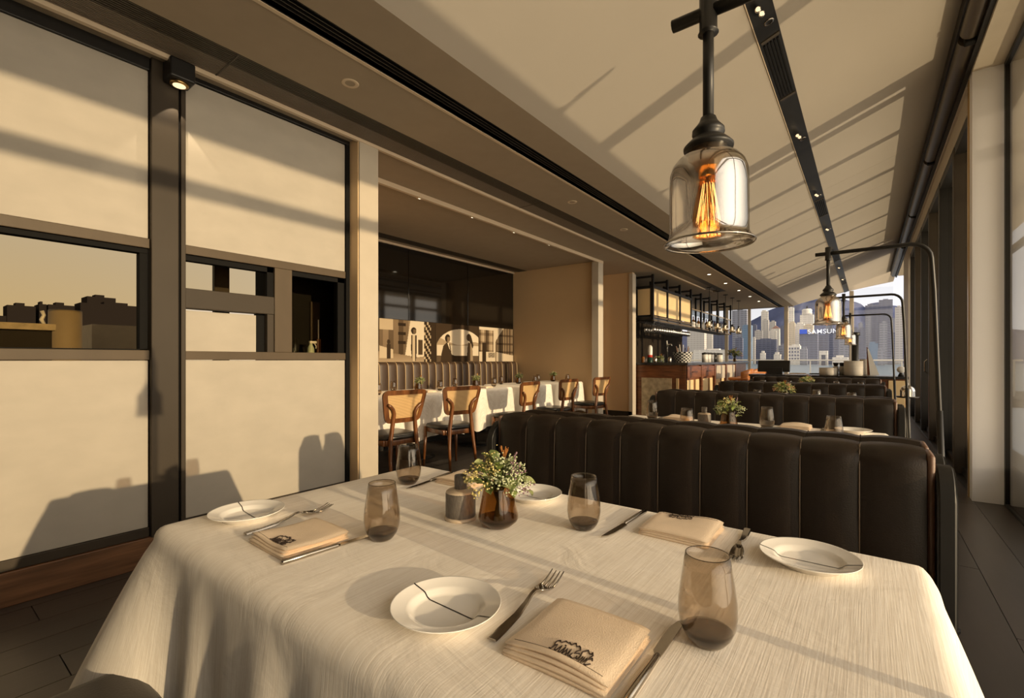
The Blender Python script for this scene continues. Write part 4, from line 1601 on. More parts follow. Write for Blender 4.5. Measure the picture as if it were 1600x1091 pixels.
def pic_right(u, v):
    # street running away between old facades
    vpx, vpy = 0.42, 0.30
    val = 0.92
    if u > vpx + 0.05:
        top = vpy + (u - vpx) * 1.6
        bot = vpy - (u - vpx) * 0.20
        if bot < v < top + 0.25:
            s = int(24 * math.log(max(0.06, u - vpx) * 6))
            val = (0.20, 0.5, 0.32, 0.62, 0.16)[s % 5]
            if int(v * 16) % 4 == 0:
                val *= 0.6
    elif u < 0.40:
        if v > vpy - 0.02:
            s = int(u * 22)
            val = (0.35, 0.62, 0.72, 0.5, 0.25)[s % 5]
            if int(v * 12) % 3 == 0:
                val *= 0.75
            if v > 0.92:
                val = 0.95
    if v < vpy - 0.02 and not (u > vpx + 0.05 and v > vpy - (u - vpx) * 0.20):
        val = 0.88
    if 0.08 < u < 0.19 and v < 0.55:
        val = 0.11
    if 0.25 < u < 0.44 and 0.12 < v < 0.26 and (int(u * 90) + int(v * 40)) % 3:
        val = 0.25
    if 0.455 < u < 0.485 and v < 0.6:
        val = 0.4
    return val


def photo(name, ya, yb, fn, label):
    z0, z1 = 1.112, 1.732
    nu = max(40, int((yb - ya) / 0.0075))
    nv = 84
    verts, faces, cols = [], [], []
    for i in range(nu):
        for j in range(nv):
            u0, u1 = i / nu, (i + 1) / nu
            v0_, v1_ = j / nv, (j + 1) / nv
            k = len(verts)
            for (u, v) in ((u0, v0_), (u1, v0_), (u1, v1_), (u0, v1_)):
                verts.append((0.010, (u - 0.5) * (yb - ya), v * (z1 - z0)))
            faces.append((k, k + 1, k + 2, k + 3))
            cols.append(sep(fn((u0 + u1) / 2, (v0_ + v1_) / 2)))
    me = bpy.data.meshes.new('picture')
    me.from_pydata(verts, [], faces)
    at = me.color_attributes.new('print', 'FLOAT_COLOR', 'CORNER')
    buf = []
    for c in cols:
        buf += list(c + (1.0,)) * 4
    at.data.foreach_set('color', buf)
    me.materials.append(m_print)
    t = empty(name, (-5.465, (ya + yb) / 2, z0))
    tag(t, label, 'photograph', 'sepia photographs in the alcove')
    o = bpy.data.objects.new('picture', me)
    COL.objects.link(o)
    o.parent = t
    link('board', BX(0.0, 0.0095, -(yb - ya) / 2, (yb - ya) / 2, 0.0, z1 - z0), m_blackwood, t)


photo('photo_print', 4.02, 5.215, pic_left, 'sepia photograph of man in suit standing in alley, nearest of the wall prints')
photo('photo_print', 5.22, 6.26, pic_mid, 'sepia photograph of couple under pale arch, middle of the wall prints')
photo('photo_print', 6.265, 7.26, pic_right, 'sepia photograph of old street with bicycle, beside the ochre wall')

# alcove tables, cloths and their small things
AT = [2.87, 3.77, 4.80, 5.80, 6.80]
an = ['first', 'second', 'third', 'fourth', 'fifth']
AZ = 0.775
for k, yc in enumerate(AT):
    dining_table(-4.66, -3.88, yc - 0.37, yc + 0.37, AZ, 'square table under a white cloth, %s in the alcove row' % an[k], 'alcove tables')
    o = link('tablecloth', cloth_mesh(-4.66, -3.88, yc - 0.375, yc + 0.375, AZ, 0.30, 40 + k, n=170, corner=0.03, wave=0.011), m_linen, None, True)
    tag(o, 'white tablecloth on the %s alcove table from the near pilaster' % an[k], 'tablecloth', 'white cloths on alcove tables')
    clone(v0, (-4.30, yc + 0.06, AZ), 'little dark vase on the %s alcove table' % an[k])
    bouquet((-4.30, yc + 0.08, AZ), 'sprig posy in the vase on the %s alcove table' % an[k], 1.0, 60 + k, 22, 'white', 0.06)
    clone(g0, (-4.42, yc - 0.22, AZ), 'dark glass near the bench on the %s alcove table' % an[k])
    clone(g0, (-4.12, yc + 0.24, AZ), 'dark glass near the chair on the %s alcove table' % an[k])
    napkin((-4.05, yc - 0.02, AZ), R(90), 'beige napkin laid on the %s alcove table' % an[k], 80 + k, False)


# cane-backed chairs
def cane_chair(loc, rz, label):
    """faces -X; origin on the floor at the seat's centre"""
    t = empty('cane_chair', loc, rz)
    tag(t, label, 'chair', 'cane-backed chairs along the alcove tables')
    # black leather seat, rounded
    bm = bmesh.new()
    n = 28
    pl = []
    for i in range(n):
        a = 2 * PI * i / n
        ca, sa = math.cos(a), math.sin(a)
        e = 0.55
        xx = 0.215 * math.copysign(abs(ca) ** e, ca)
        yy = (0.215 + 0.02 * (-ca)) * math.copysign(abs(sa) ** e, sa)
        pl.append((xx, yy))
    levels = [(0.94, 0.425), (1.0, 0.435), (1.0, 0.452), (0.96, 0.466), (0.80, 0.474), (0.4, 0.476)]
    prev = None
    for s_, z in levels:
        ring = [bm.verts.new((a * s_, b * s_, z)) for a, b in pl]
        if prev:
            for i in range(n):
                bm.faces.new((prev[i], prev[(i + 1) % n], ring[(i + 1) % n], ring[i]))
        else:
            bm.faces.new(ring[::-1])
        prev = ring
    bm.faces.new(prev)
    link('seat', bm, m_seat, t, True)
    link('seat_rail', BX(0.165, 0.195, -0.17, 0.17, 0.375, 0.425, 0.006), m_chairwood, t, True)
    link('seat_rail', BX(-0.19, -0.16, -0.18, 0.18, 0.375, 0.425, 0.006), m_chairwood, t, True)
    for s in (-1, 1):
        a, b = sorted((s * 0.165, s * 0.19))
        link('seat_rail', BX(-0.18, 0.18, a, b, 0.375, 0.425, 0.006), m_chairwood, t, True)
        link('front_leg', TB([(-0.185, s * 0.19, 0.43), (-0.205, s * 0.205, 0.0)], [0.019, 0.013], 10), m_chairwood, t, True)
        # rear leg sweeps up and splays out to meet the corner of the back frame
        pts = [(0.275, s * 0.165, 0.0), (0.235, s * 0.15, 0.25), (0.215, s * 0.135, 0.45), (0.222, s * 0.115, 0.60), (0.230, s * 0.110, 0.665), (0.238, s * 0.125, 0.705), (0.246, s * 0.155, 0.735), (0.252, s * 0.185, 0.752)]
        link('rear_leg', TB(pts, [0.013, 0.018, 0.021, 0.020, 0.019, 0.018, 0.016, 0.013], 10), m_chairwood, t, True)
    # back frame: rounded trapezoid leaning back
    def bp(y, z):
        return (0.222 + (z - 0.60) * 0.20 - 0.35 * y * y - 0.012, y, z)
    cor = [(-0.165, 0.600), (0.165, 0.600), (0.215, 0.855), (-0.215, 0.855)]
    loop = []
    for i in range(4):
        p = Vector(cor[i])
        a = Vector(cor[i - 1])
        b = Vector(cor[(i + 1) % 4])
        rr = 0.038
        pa = p + (a - p).normalized() * rr
        pb = p + (b - p).normalized() * rr
        for f_ in (0, .25, .5, .75, 1):
            q = pa * (1 - f_) ** 2 + p * 2 * f_ * (1 - f_) + pb * f_ ** 2
            loop.append((q.x, q.y))
        # subdivide the side for the curve of the back
        nx_ = Vector(cor[(i + 1) % 4])
        e0 = pb
        e1 = nx_ + (p - nx_).normalized() * rr
        for f_ in (0.25, 0.5, 0.75):
            q = e0 * (1 - f_) + e1 * f_
            loop.append((q.x, q.y))
    bm = bmesh.new()
    P3 = [Vector(bp(y, z)) for y, z in loop]
    N = len(P3)
    rings = []
    cen = sum(loop, ()) if False else None
    for i in range(N):
        y, z = loop[i]
        ty, tz = loop[(i + 1) % N][0] - loop[i - 1][0], loop[(i + 1) % N][1] - loop[i - 1][1]
        l_ = math.hypot(ty, tz)
        ny, nz = tz / l_, -ty / l_
        w = 0.021
        ring = []
        for (dn, dx) in ((-w, -0.010), (w, -0.010), (w, 0.010), (-w, 0.010)):
            q = bp(y + ny * dn, z + nz * dn)
            ring.append(bm.verts.new((q[0] + dx, q[1], q[2])))
        rings.append(ring)
    for i in range(N):
        a, b = rings[i], rings[(i + 1) % N]
        for k_ in range(4):
            bm.faces.new((a[k_], a[(k_ + 1) % 4], b[(k_ + 1) % 4], b[k_]))
    auto(link('back_frame', bm, m_chairwood, t))
    bm = bmesh.new()
    g = []
    for i in range(9):
        f_ = i / 8
        col = []
        for j in range(5):
            h = j / 4
            hw = 0.158 + (0.205 - 0.158) * h
            y = -hw + 2 * hw * f_
            z = 0.607 + 0.24 * h
            q = bp(y, z)
            col.append((bm.verts.new((q[0] - 0.002, q[1], q[2])), bm.verts.new((q[0] + 0.002, q[1], q[2]))))
        g.append(col)
    for i in range(8):
        for j in range(4):
            for s_ in (0, 1):
                bm.faces.new((g[i][j][s_], g[i + 1][j][s_], g[i + 1][j + 1][s_], g[i][j + 1][s_]))
    link('cane_panel', bm, m_cane, t, True)
    return t


cc = [(2.84, -3.575), (3.63, -3.575), (4.78, -3.575), (5.76, -3.575), (6.80, -3.57)]
c0_ = cane_chair((cc[0][1], cc[0][0], 0), R(-6), 'walnut cane-backed chair nearest the cream pilaster, at the first alcove table')
for k in range(1, 5):
    clone(c0_, (cc[k][1], cc[k][0], 0), 'walnut cane-backed chair at the %s alcove table' % an[k], R([0, -14, 4, -4, -8][k]))

# spray bottle and bits in the pantry
t = empty('spray_bottle', (-3.46, 1.98, 1.19))
tag(t, 'small pale green spray bottle behind the narrow window pane', 'bottle')
link('body', LT([(0, 0), (0.026, 0), (0.027, 0.01), (0.025, 0.05), (0.012, 0.075), (0.012, 0.085), (0, 0.085)], 20), m_sagep, t, True)
bm = bmesh.new()
box(bm, -0.012, 0.012, -0.012, 0.045, 0.085, 0.105, 0.004)
link('spray_head', bm, m_white, t, True)
link('trigger', TB([(0, 0.028, 0.088), (0, 0.045, 0.066), (0, 0.043, 0.045)], 0.004, 6), m_white, t, True)
t = empty('broom_handle', (-3.52, 2.08, 1.19))
tag(t, 'slim brush with pale handle and wooden block behind the narrow pane', 'brush')
link('handle', TB([(0, 0, 0.12), (0, 0, 0.28)], 0.004, 8), m_white, t)
link('block', BX(-0.014, 0.014, -0.014, 0.014, 0, 0.125, 0.004), m_barwood, t)
for i, (yy, xx, h, mm, lab) in enumerate(((1.82, -3.6, 0.15, m_chrome, 'tall slim steel flask on the pantry ledge'), (1.90, -3.55, 0.13, m_clear, 'clear jar on the pantry ledge beside the spray bottle'))):
    o = link('storage_jar', LT([(0, 0), (0.020, 0), (0.021, 0.01), (0.021, h * 0.75), (0.012, h * 0.9), (0.012, h), (0, h)], 18, (xx, yy, 1.19)), mm, None, True)
    tag(o, lab, 'jar')

# ================================================================== BAR
bar = empty('bar_counter', (-2.65, 8.80, 0))
tag(bar, 'long wooden bar counter with dark stone top on the left', 'counter')
BL = 5.6
link('countertop', BX(-0.99, 0.04, -0.03, BL, 1.045, 1.092, 0.005), m_stone, bar)
link('end_board', BX(-0.98, 0.0, 0.0, 0.06, 0.0, 1.045), m_barwood, bar)
link('end_panel', BX(-0.84, -0.26, -0.012, 0.0, 0.08, 0.80), m_concrete, bar)
link('end_slot', BX(-0.175, -0.13, -0.012, 0.0, 0.12, 0.80), m_lantern, bar)
link('corner_post', BX(-0.06, 0.0, -0.004, 0.07, 0.0, 1.045, 0.004), m_barwood, bar)
link('front_board', BX(-0.10, -0.05, 0.05, BL, 0.0, 1.045), m_barwood, bar)
for i in range(4):
    ya = 0.12 + i * 1.02
    if i < 2:
        d = link('drawer', BX(-0.06, -0.008, ya + 0.02, ya + 0.90, 0.80, 1.02, 0.004), m_barwood, bar)
        link('handle', BX(-0.008, 0.004, ya + 0.30, ya + 0.62, 0.905, 0.918), m_dark, d)
    else:
        link('front_panel', BX(-0.055, -0.02, ya + 0.10, ya + 0.90, 0.72, 1.02), m_cream, bar)  # plain panel with no lamp of its own
    link('front_panel', BX(-0.055, -0.03, ya + 0.06, ya + 0.46, 0.12, 0.76), m_lantern, bar)
    link('front_panel', BX(-0.055, -0.03, ya + 0.60, ya + 0.84, 0.12, 0.76), m_lantern, bar)
    link('front_post', BX(-0.06, 0.0, ya + 0.91, ya + 1.00, 0.0, 1.045, 0.004), m_barwood, bar)


def stool(loc, label):
    t = empty('bar_stool', loc)
    tag(t, label, 'stool', 'orange leather bar stools')
    link('seat', BX(-0.20, 0.20, -0.21, 0.21, 0.70, 0.76, 0.025, 3), m_orange_l, t, True)
    bm = bmesh.new()
    g = []
    for i in range(11):
        a = R(-75 + 150 * i / 10)
        col = []
        for h in (0, 1, 2):
            hz = 0.745 + h * 0.105 * (1 - 0.35 * (abs(i - 5) / 5) ** 2)
            rr = 0.205 + 0.02 * h
            col.append((bm.verts.new((rr * math.cos(a), rr * math.sin(a), hz)), bm.verts.new(((rr + 0.025) * math.cos(a), (rr + 0.025) * math.sin(a), hz))))
        g.append(col)
    for i in range(10):
        for h in range(2):
            for s in (0, 1):
                bm.faces.new((g[i][h][s], g[i + 1][h][s], g[i + 1][h + 1][s], g[i][h + 1][s]))
        bm.faces.new((g[i][2][0], g[i + 1][2][0], g[i + 1][2][1], g[i][2][1]))
    for i in (0, 10):
        for h in range(2):
            bm.faces.new((g[i][h][0], g[i][h][1], g[i][h + 1][1], g[i][h + 1][0]))
    link('backrest', bm, m_orange_l, t, True)
    for sx in (-1, 1):
        for sy in (-1, 1):
            link('leg', TB([(sx * 0.16, sy * 0.16, 0.71), (sx * 0.21, sy * 0.21, 0.0)], [0.016, 0.011], 8), m_barwood, t, True)
    link('foot_ring', TB([(0.19 * math.cos(2 * PI * i / 16), 0.19 * math.sin(2 * PI * i / 16), 0.26) for i in range(17)], 0.008, 6), m_brass, t, True)
    return t


s0 = stool((-2.22, 11.2, 0), 'orange leather bar stool nearest to us at the counter')
for k in range(1, 5):
    clone(s0, (-2.22, 11.2 + 0.86 * k, 0), 'orange leather bar stool at the counter, %s one from us' % an[k])

# hanging cream-panelled cabinet and shelf frame over the bar
hc = empty('hanging_cabinet', (-3.31, 8.9, 0))
tag(hc, 'black hung frame with ribbed cream panels above the bar', 'cabinet')
b_ = 0.022
L1 = 2.46
for i in range(4):
    yy = i * L1 / 3
    link('hanger', BX(-b_, b_, yy - b_, yy + b_, 1.92, 2.80), m_dark, hc)
    link('hanger', BX(-0.35, 0, yy - b_, yy + b_, 2.74, 2.78), m_dark, hc)
    link('hanger', BX(-0.37, -0.33, yy - b_, yy + b_, 1.92, 2.80), m_dark, hc)
link('rail', BX(-b_, b_, 0, L1, 2.54, 2.585), m_dark, hc)
link('rail', BX(-b_, b_, 0, L1, 1.965, 2.0), m_bronze_rail, hc)
link('rail', BX(-b_, b_, 0, L1, 1.90, 1.935), m_bronze_rail, hc)
link('rail', BX(-0.35, 0, -b_, b_, 2.54, 2.585), m_dark, hc)
link('rail', BX(-0.35, 0, -b_, b_, 1.93, 1.985), m_dark, hc)
for i in range(3):
    a, b = i * L1 / 3 + 0.045, (i + 1) * L1 / 3 - 0.045
    link('panel', BX(-0.012, 0.0, a, b, 2.02, 2.535), m_lantern, hc)
link('panel', BX(-0.30, -0.05, -0.006, 0.006, 2.02, 2.53), m_lantern, hc)
link('panel', BX(-0.36, -0.35, 0.02, L1, 2.0, 2.54), m_blackwood, hc)
link('shelf', BX(-0.35, 0, 0.0, L1, 1.94, 1.965), m_dark, hc)

sh = empty('bottle_shelf', (-3.31, 11.40, 0))
tag(sh, 'open hung shelf frame of bottles beyond the cream panels', 'shelf')
L2 = 4.0
for i in range(1, 6):
    yy = i * L2 / 5
    link('hanger', BX(-b_, b_, yy - b_, yy + b_, 1.90, 2.80), m_dark, sh)
    link('hanger', BX(-0.37, -0.33, yy - b_, yy + b_, 1.90, 2.80), m_dark, sh)
    link('hanger', BX(-0.35, 0, yy - b_, yy + b_, 2.74, 2.78), m_dark, sh)
link('rail', BX(-0.01, 0.012, 0, L2, 2.335, 2.36), m_brass, sh)
link('rail', BX(-0.37, -0.34, 0, L2, 2.335, 2.36), m_dark, sh)
link('shelf_board', BX(-0.37, 0.0, 0, L2, 1.90, 1.93), m_bronze_rail, sh)
link('shelf_board', BX(-0.37, 0.0, 0, L2, 2.32, 2.334), m_clear, sh)


def bottle(loc, mm, label, s=1.0):
    t = empty('liquor_bottle', loc)
    tag(t, label, 'bottle', 'bottles on the hung shelf')
    link('glass_body', LT([(0, 0), (0.036, 0), (0.038, 0.008), (0.038, 0.17), (0.030, 0.20), (0.014, 0.225), (0.013, 0.27), (0, 0.27)], 18), mm, t, True)
    link('stopper', LT([(0.015, 0.268), (0.015, 0.30), (0, 0.30)], 12), m_dark, t, True)
    link('paper_label', LT([(0.0386, 0.05), (0.0388, 0.052), (0.0388, 0.14), (0.0386, 0.142)], 18), m_white, t, True)
    t.scale = (s, s, s)
    return t


cols_b = [m_green, m_amberb, m_clear, m_amberb, m_green, m_white]
cname = ['green', 'amber', 'clear', 'amber', 'green', 'white']
proto = [bottle((-3.47, 11.9, 1.93), cols_b[j], 'dark green bottle at the near end of the hung shelf' if j == 0 else cname[j], 1.0) for j in range(6)]
for j in range(1, 6):
    proto[j].location = (-3.47, 11.9 + j * 0.22, 1.93)
pos_words = ['first', 'second', 'third', 'fourth', 'fifth', 'sixth', 'seventh', 'eighth', 'ninth', 'tenth', 'eleventh', 'twelfth', 'thirteenth', 'fourteenth', 'fifteenth', 'sixteenth']
for j in range(1, 6):
    proto[j]['label'] = '%s glass bottle on the hung shelf, %s from its near end' % (cname[j], pos_words[j])
for j in range(6, 15):
    q = (j * 5 + 1) % 6
    clone(proto[q], (-3.45, 11.9 + j * 0.22, 1.93), '%s glass bottle on the hung shelf, %s from its near end' % (cname[q], pos_words[j]))
# two white stacks (plates) at the near end of the shelf
for j in range(2):
    bm = BX(-0.13, 0.13, -0.16, 0.16, 0, 0.055, 0.012, 2)
    o = link('linen_stack', bm, m_white, None, True, (-3.45, 11.62, 1.931 + 0.075 * j))
    tag(o, 'white linen bundle at near end of hung shelf, %s of two' % ('lower' if j == 0 else 'upper'), 'linen', 'linen stacks on the hung shelf')

# stemware rack: wine glasses hanging upside down
rk = empty('stemware_rack', (-3.31, 8.95, 1.90))
tag(rk, 'dark rails holding upside-down wine glasses under the hung cabinet', 'rack')
for i in range(5):
    xx = -0.34 + i * 0.085
    link('rail', BX(xx - 0.008, xx + 0.008, 0.0, 2.4, -0.012, 0.0), m_dark, rk)


def wine_glass(loc, label):
    t = empty('wine_glass', loc)
    tag(t, label, 'wine glass', 'wine glasses hanging under the bar cabinet')
    link('foot', LT([(0, 0.0), (0.034, -0.002), (0.034, -0.004), (0, -0.006)], 20), m_clear, t, True)
    link('stem', LT([(0.004, -0.004), (0.0035, -0.08), (0.006, -0.092)], 8), m_clear, t, True)
    link('bowl', LT([(0, -0.088), (0.02, -0.096), (0.036, -0.12), (0.038, -0.15), (0.030, -0.20), (0.028, -0.20), (0.035, -0.15), (0.033, -0.122), (0.018, -0.1)], 20), M('frosted_bowl', (0.75, 0.72, 0.66), 0.15, spec=0.6) if not wine_glass.m else wine_glass.m, t, True)
    return t


wine_glass.m = GLASS('stemware_glass', (0.90, 0.89, 0.87), 0.8, 0.42, 0.12)
wg = wine_glass((-3.33, 9.02, 1.886), 'upside-down wine glass in the front row of the rack under the bar cabinet')
for j in range(1, 34):
    rowi, q = j % 2, j // 2
    clone(wg, (-3.33 - 0.17 * rowi, 9.02 + q * 0.14, 1.886), ('upside-down wine glass in the %s row of the rack under the bar cabinet' % ['front', 'back'][rowi]))

# small globe pendants over the bar
m_globe = GLASS('bar_globe_glass', (0.95, 0.88, 0.76), 0.8, 0.25)


def bar_pendant(loc, label):
    t = empty('bar_pendant', loc)
    tag(t, label, 'lamp', 'small glass pendants over the bar')
    link('ceiling_cup', LT([(0, 0), (0.06, 0), (0.06, -0.014), (0, -0.018)], 20), m_dark, t, True)
    link('cord', TB([(0, 0, 0), (0, 0, -0.74)], 0.006, 6), m_dark, t)
    link('cap', LT([(0, -0.72), (0.022, -0.725), (0.026, -0.76), (0.03, -0.78), (0, -0.78)], 16), m_dark, t, True)
    link('globe', LT([(0.028, -0.775), (0.055, -0.80), (0.075, -0.85), (0.08, -0.90), (0.072, -0.945), (0.066, -0.945), (0.074, -0.90), (0.069, -0.85), (0.05, -0.805)], 24), m_globe, t, True)
    link('bulb', LT([(0, -0.79), (0.014, -0.80), (0.024, -0.85), (0.018, -0.88), (0, -0.89)], 14), m_fil_s, t, True)
    return t


bp0 = bar_pendant((-2.93, 11.5, SZ), 'small glass pendant over the bar, nearest of the five')
for k in range(1, 5):
    clone(bp0, (-2.93, 11.5 + 0.78 * k, SZ), 'small glass pendant over the bar, %s of the five from us' % an[k])

# things on the bar counter
CZ = 1.092
bk = empty('striped_basket', (-3.0, 9.75, CZ))
tag(bk, 'black and white chequered basket of bar tools on the counter', 'basket')
bmw, bmk = bmesh.new(), bmesh.new()
n = 26
rows_n = 7
for j in range(rows_n):
    z0, z1 = j * 0.030, (j + 1) * 0.030
    r0, r1 = 0.145 + 0.055 * j / rows_n, 0.145 + 0.055 * (j + 1) / rows_n
    for i in range(n):
        a0, a1 = 2 * PI * i / n, 2 * PI * (i + 1) / n
        tgt = bmk if (i + j) % 2 else bmw
        vs = [tgt.verts.new((r * math.cos(a), r * math.sin(a), z)) for a, r, z in ((a0, r0, z0), (a1, r0, z0), (a1, r1, z1), (a0, r1, z1))]
        tgt.faces.new(vs)
stuff(link('white_weave', bmw, m_white, bk))
stuff(link('black_weave', bmk, m_dark, bk))
link('bottom', LT([(0, 0.004), (0.145, 0.004), (0.145, 0), (0, 0)], 26), m_dark, bk)
for i in range(7):
    a = i * 0.9
    link('tool_handle', TB([(0.06 * math.cos(a), 0.06 * math.sin(a), 0.01), (0.13 * math.cos(a), 0.13 * math.sin(a), 0.30 + 0.03 * (i % 3))], 0.008, 6), [m_chrome, m_barwood, m_white][i % 3], bk)

t = empty('label_bottle', (-3.42, 9.05, CZ))
tag(t, 'tall bottle with white and red label at the near end of the bar', 'bottle')
link('glass_body', LT([(0, 0), (0.045, 0), (0.046, 0.01), (0.046, 0.10), (0, 0.10)], 18), m_green, t, True)
link('red_band', LT([(0.046, 0.10), (0.047, 0.10), (0.047, 0.15), (0, 0.15)], 18), m_red, t, True)
link('white_band', LT([(0.046, 0.15), (0.046, 0.30), (0.03, 0.33), (0.02, 0.34), (0, 0.34)], 18), m_white, t, True)

t = empty('beer_tap', (-3.25, 9.55, CZ))
tag(t, 'slim chrome tap rising from the counter beside the basket', 'tap')
link('column', TB([(0, 0, 0), (0, 0, 0.30), (0.02, 0, 0.36), (0.08, 0, 0.37), (0.09, 0, 0.33)], 0.014, 10), m_chrome, t, True)
link('lever', TB([(0, 0, 0.33), (-0.01, 0, 0.44)], [0.010, 0.014], 8), m_white, t, True)

bouquet((-3.30, 9.28, CZ), 'white flowers bunched beside the label bottle on the bar', 1.6, 91, 20, 'white', 0.05, 0.02)
names = [(-3.52, 8.95, m_amberb, 'squat amber jar nearest the pilaster on the bar'), (-3.45, 8.88, m_clear, 'clear tumbler nearest the end of the bar'), (-3.28, 8.95, m_steel, 'steel shaker in front of the label bottle'), (-3.16, 9.02, m_clear, 'clear jar between shaker and basket'), (-3.05, 9.10, m_steel, 'small steel cup in front of the chequered basket')]
for x_, y_, mm, lab in names:
    o = link('bar_jar', LT([(0, 0), (0.032, 0), (0.036, 0.01), (0.036, 0.085), (0.026, 0.10), (0.026, 0.115), (0, 0.115)], 18, (x_, y_, CZ)), mm, None, True)
    tag(o, lab, 'jar')
can = [(-2.78, 10.55, m_white), (-2.78, 10.80, m_white), (-2.78, 11.05, m_white), (-2.78, 11.32, m_dark), (-2.78, 11.62, m_offwhite), (-2.78, 11.85, m_white)]
for j, (x_, y_, mm) in enumerate(can):
    t = empty('canister', (x_, y_, CZ))
    tag(t, '%s tall canister on the bar beyond the basket, %s of six from us' % ('black' if mm is m_dark else 'pale', (an + ['sixth'])[j]), 'canister', 'canisters in a row on the bar')
    link('tin', LT([(0, 0), (0.06, 0), (0.06, 0.17), (0, 0.17)], 20), mm, t, True)
    link('lid', LT([(0.062, 0.168), (0.062, 0.20), (0.02, 0.21), (0, 0.215)], 20), m_dark, t, True)
clone(v0, (-2.82, 13.6, CZ), 'dark vase of autumn flowers at the far end of the bar')
bq2 = bouquet((-2.82, 13.6, CZ), 'big autumn posy in dark vase at the far end of the bar', 2.4, 97, 34, 'peach', 0.075, 0.07)

# ================================================================== FAR END OF THE ROOM
sv = empty('service_counter', (-1.0, 10.2, 0))
tag(sv, 'long dark service counter beyond the last banquette', 'counter')
link('worktop', BX(-0.82, 1.22, -0.25, 0.25, 0.835, 0.87, 0.004), m_stone, sv)
link('front', BX(-0.80, 1.19, -0.22, 0.22, 0.0, 0.835), m_blackwood, sv)
link('edge_strip', BX(-0.2, 1.2, -0.256, -0.25, 0.845, 0.868), m_steel, sv)

t = empty('till_monitor', (-1.42, 10.1, 0.87))
tag(t, 'black till screen standing on the service counter', 'monitor')
bm = bmesh.new()
box(bm, -0.27, 0.27, -0.02, 0.02, 0.05, 0.27, 0.01)
o = link('screen', bm, m_dark, t)
o.rotation_euler = (R(-15), 0, 0)
link('stand', BX(-0.08, 0.08, -0.02, 0.06, 0.0, 0.12, 0.01), m_dark, t)
link('foot', BX(-0.12, 0.12, -0.08, 0.10, 0.0, 0.015, 0.005), m_dark, t)
link('card_slot', BX(-0.10, 0.16, -0.07, -0.06, 0.0, 0.13, 0.004), m_blackwood, t)


def pot(name, loc, r, h, mm, label, cat, ribs=False):
    t = empty(name, loc)
    tag(t, label, cat)
    link('wall', LT([(0, 0), (r * 0.95, 0), (r, 0.02), (r, h), (r * 0.92, h), (r * 0.9, 0.03), (0, 0.03)], 30), mm, t, True)
    link('rim', LT([(r * 1.0, h - 0.008), (r * 1.02, h), (r * 0.96, h + 0.006), (r * 0.92, h)], 30), mm, t, True)
    return t


pot('stoneware_pot', (-0.185, 10.15, 0.87), 0.145, 0.25, m_offwhite, 'large pale cylindrical pot below the black column', 'pot')
pot('stoneware_bowl', (-0.56, 10.12, 0.87), 0.135, 0.13, m_offwhite, 'low pale bowl left of the large cylindrical pot', 'bowl')
pot('stoneware_jar', (-0.02, 10.36, 0.87), 0.09, 0.28, m_offwhite, 'pale jar half behind the large cylindrical pot', 'jar')
for j, xx in enumerate((-0.45, -0.36)):
    t = empty('pepper_mill', (xx, 10.25, 0.87))
    tag(t, 'pale mill with black top between bowl and pot, %s one' % ('farther' if j == 0 else 'nearer the pot'), 'mill', 'mills on the service counter')
    link('body', LT([(0, 0), (0.04, 0), (0.045, 0.1), (0.04, 0.16), (0, 0.16)], 16), m_offwhite, t, True)
    link('cap', LT([(0, 0.16), (0.028, 0.162), (0.045, 0.215), (0.04, 0.225), (0, 0.225)], 16), m_dark, t, True)
t = empty('black_column', (-0.18, 10.9, 0.0))
tag(t, 'black round column standing behind the large pale pot', 'column')
link('shaft', LT([(0, 0), (0.055, 0), (0.055, 1.63), (0, 1.63)], 20), m_dark, t, True)
link('collar', LT([(0.055, 1.60), (0.075, 1.60), (0.075, 1.66), (0, 1.66)], 20), m_dark, t, True)
link('base_plate', LT([(0, 0), (0.16, 0), (0.16, 0.02), (0, 0.02)], 24), m_dark, t)
# leaning white board
t = empty('menu_board', (0.085, 10.10, 0.87))
tag(t, 'tall white board with wooden back leaning beside the pots', 'board')
bm = bmesh.new()
prism(bm, [(-0.045, 0.0), (0.085, 0.0), (-0.066, 0.46), (-0.082, 0.46)], -0.02, 0.0, 'Y')
link('front_face', bm, m_white, t)
bm = bmesh.new()
prism(bm, [(-0.085, 0.0), (-0.045, 0.0), (-0.078, 0.48), (-0.094, 0.50)], -0.01, 0.06, 'Y')
link('back_strut', bm, m_barwood, t)
# side cabinet with worktop near the right pier
t = empty('side_cabinet', (0.30, 9.2, 0))
tag(t, 'wooden side cabinet with dark top by the far right pier', 'cabinet')
link('carcass', BX(-0.24, 0.16, -0.3, 0.3, 0, 0.86), m_barwood, t)
link('worktop', BX(-0.30, 0.18, -0.32, 0.32, 0.86, 0.90, 0.004), m_stone, t)
link('door', BX(-0.05, 0.14, -0.315, -0.30, 0.05, 0.84, 0.003), m_lantern, t)
t = empty('globe_ornament', (0.40, 9.05, 0.90))
tag(t, 'small white globe on dark foot standing on the side cabinet', 'ornament')
bm = bmesh.new()
ico(bm, (0, 0, 0.10), 0.05, 3)
link('globe', bm, m_white, t, True)
link('foot', LT([(0, 0), (0.04, 0), (0.02, 0.05), (0, 0.06)], 14), m_dark, t, True)
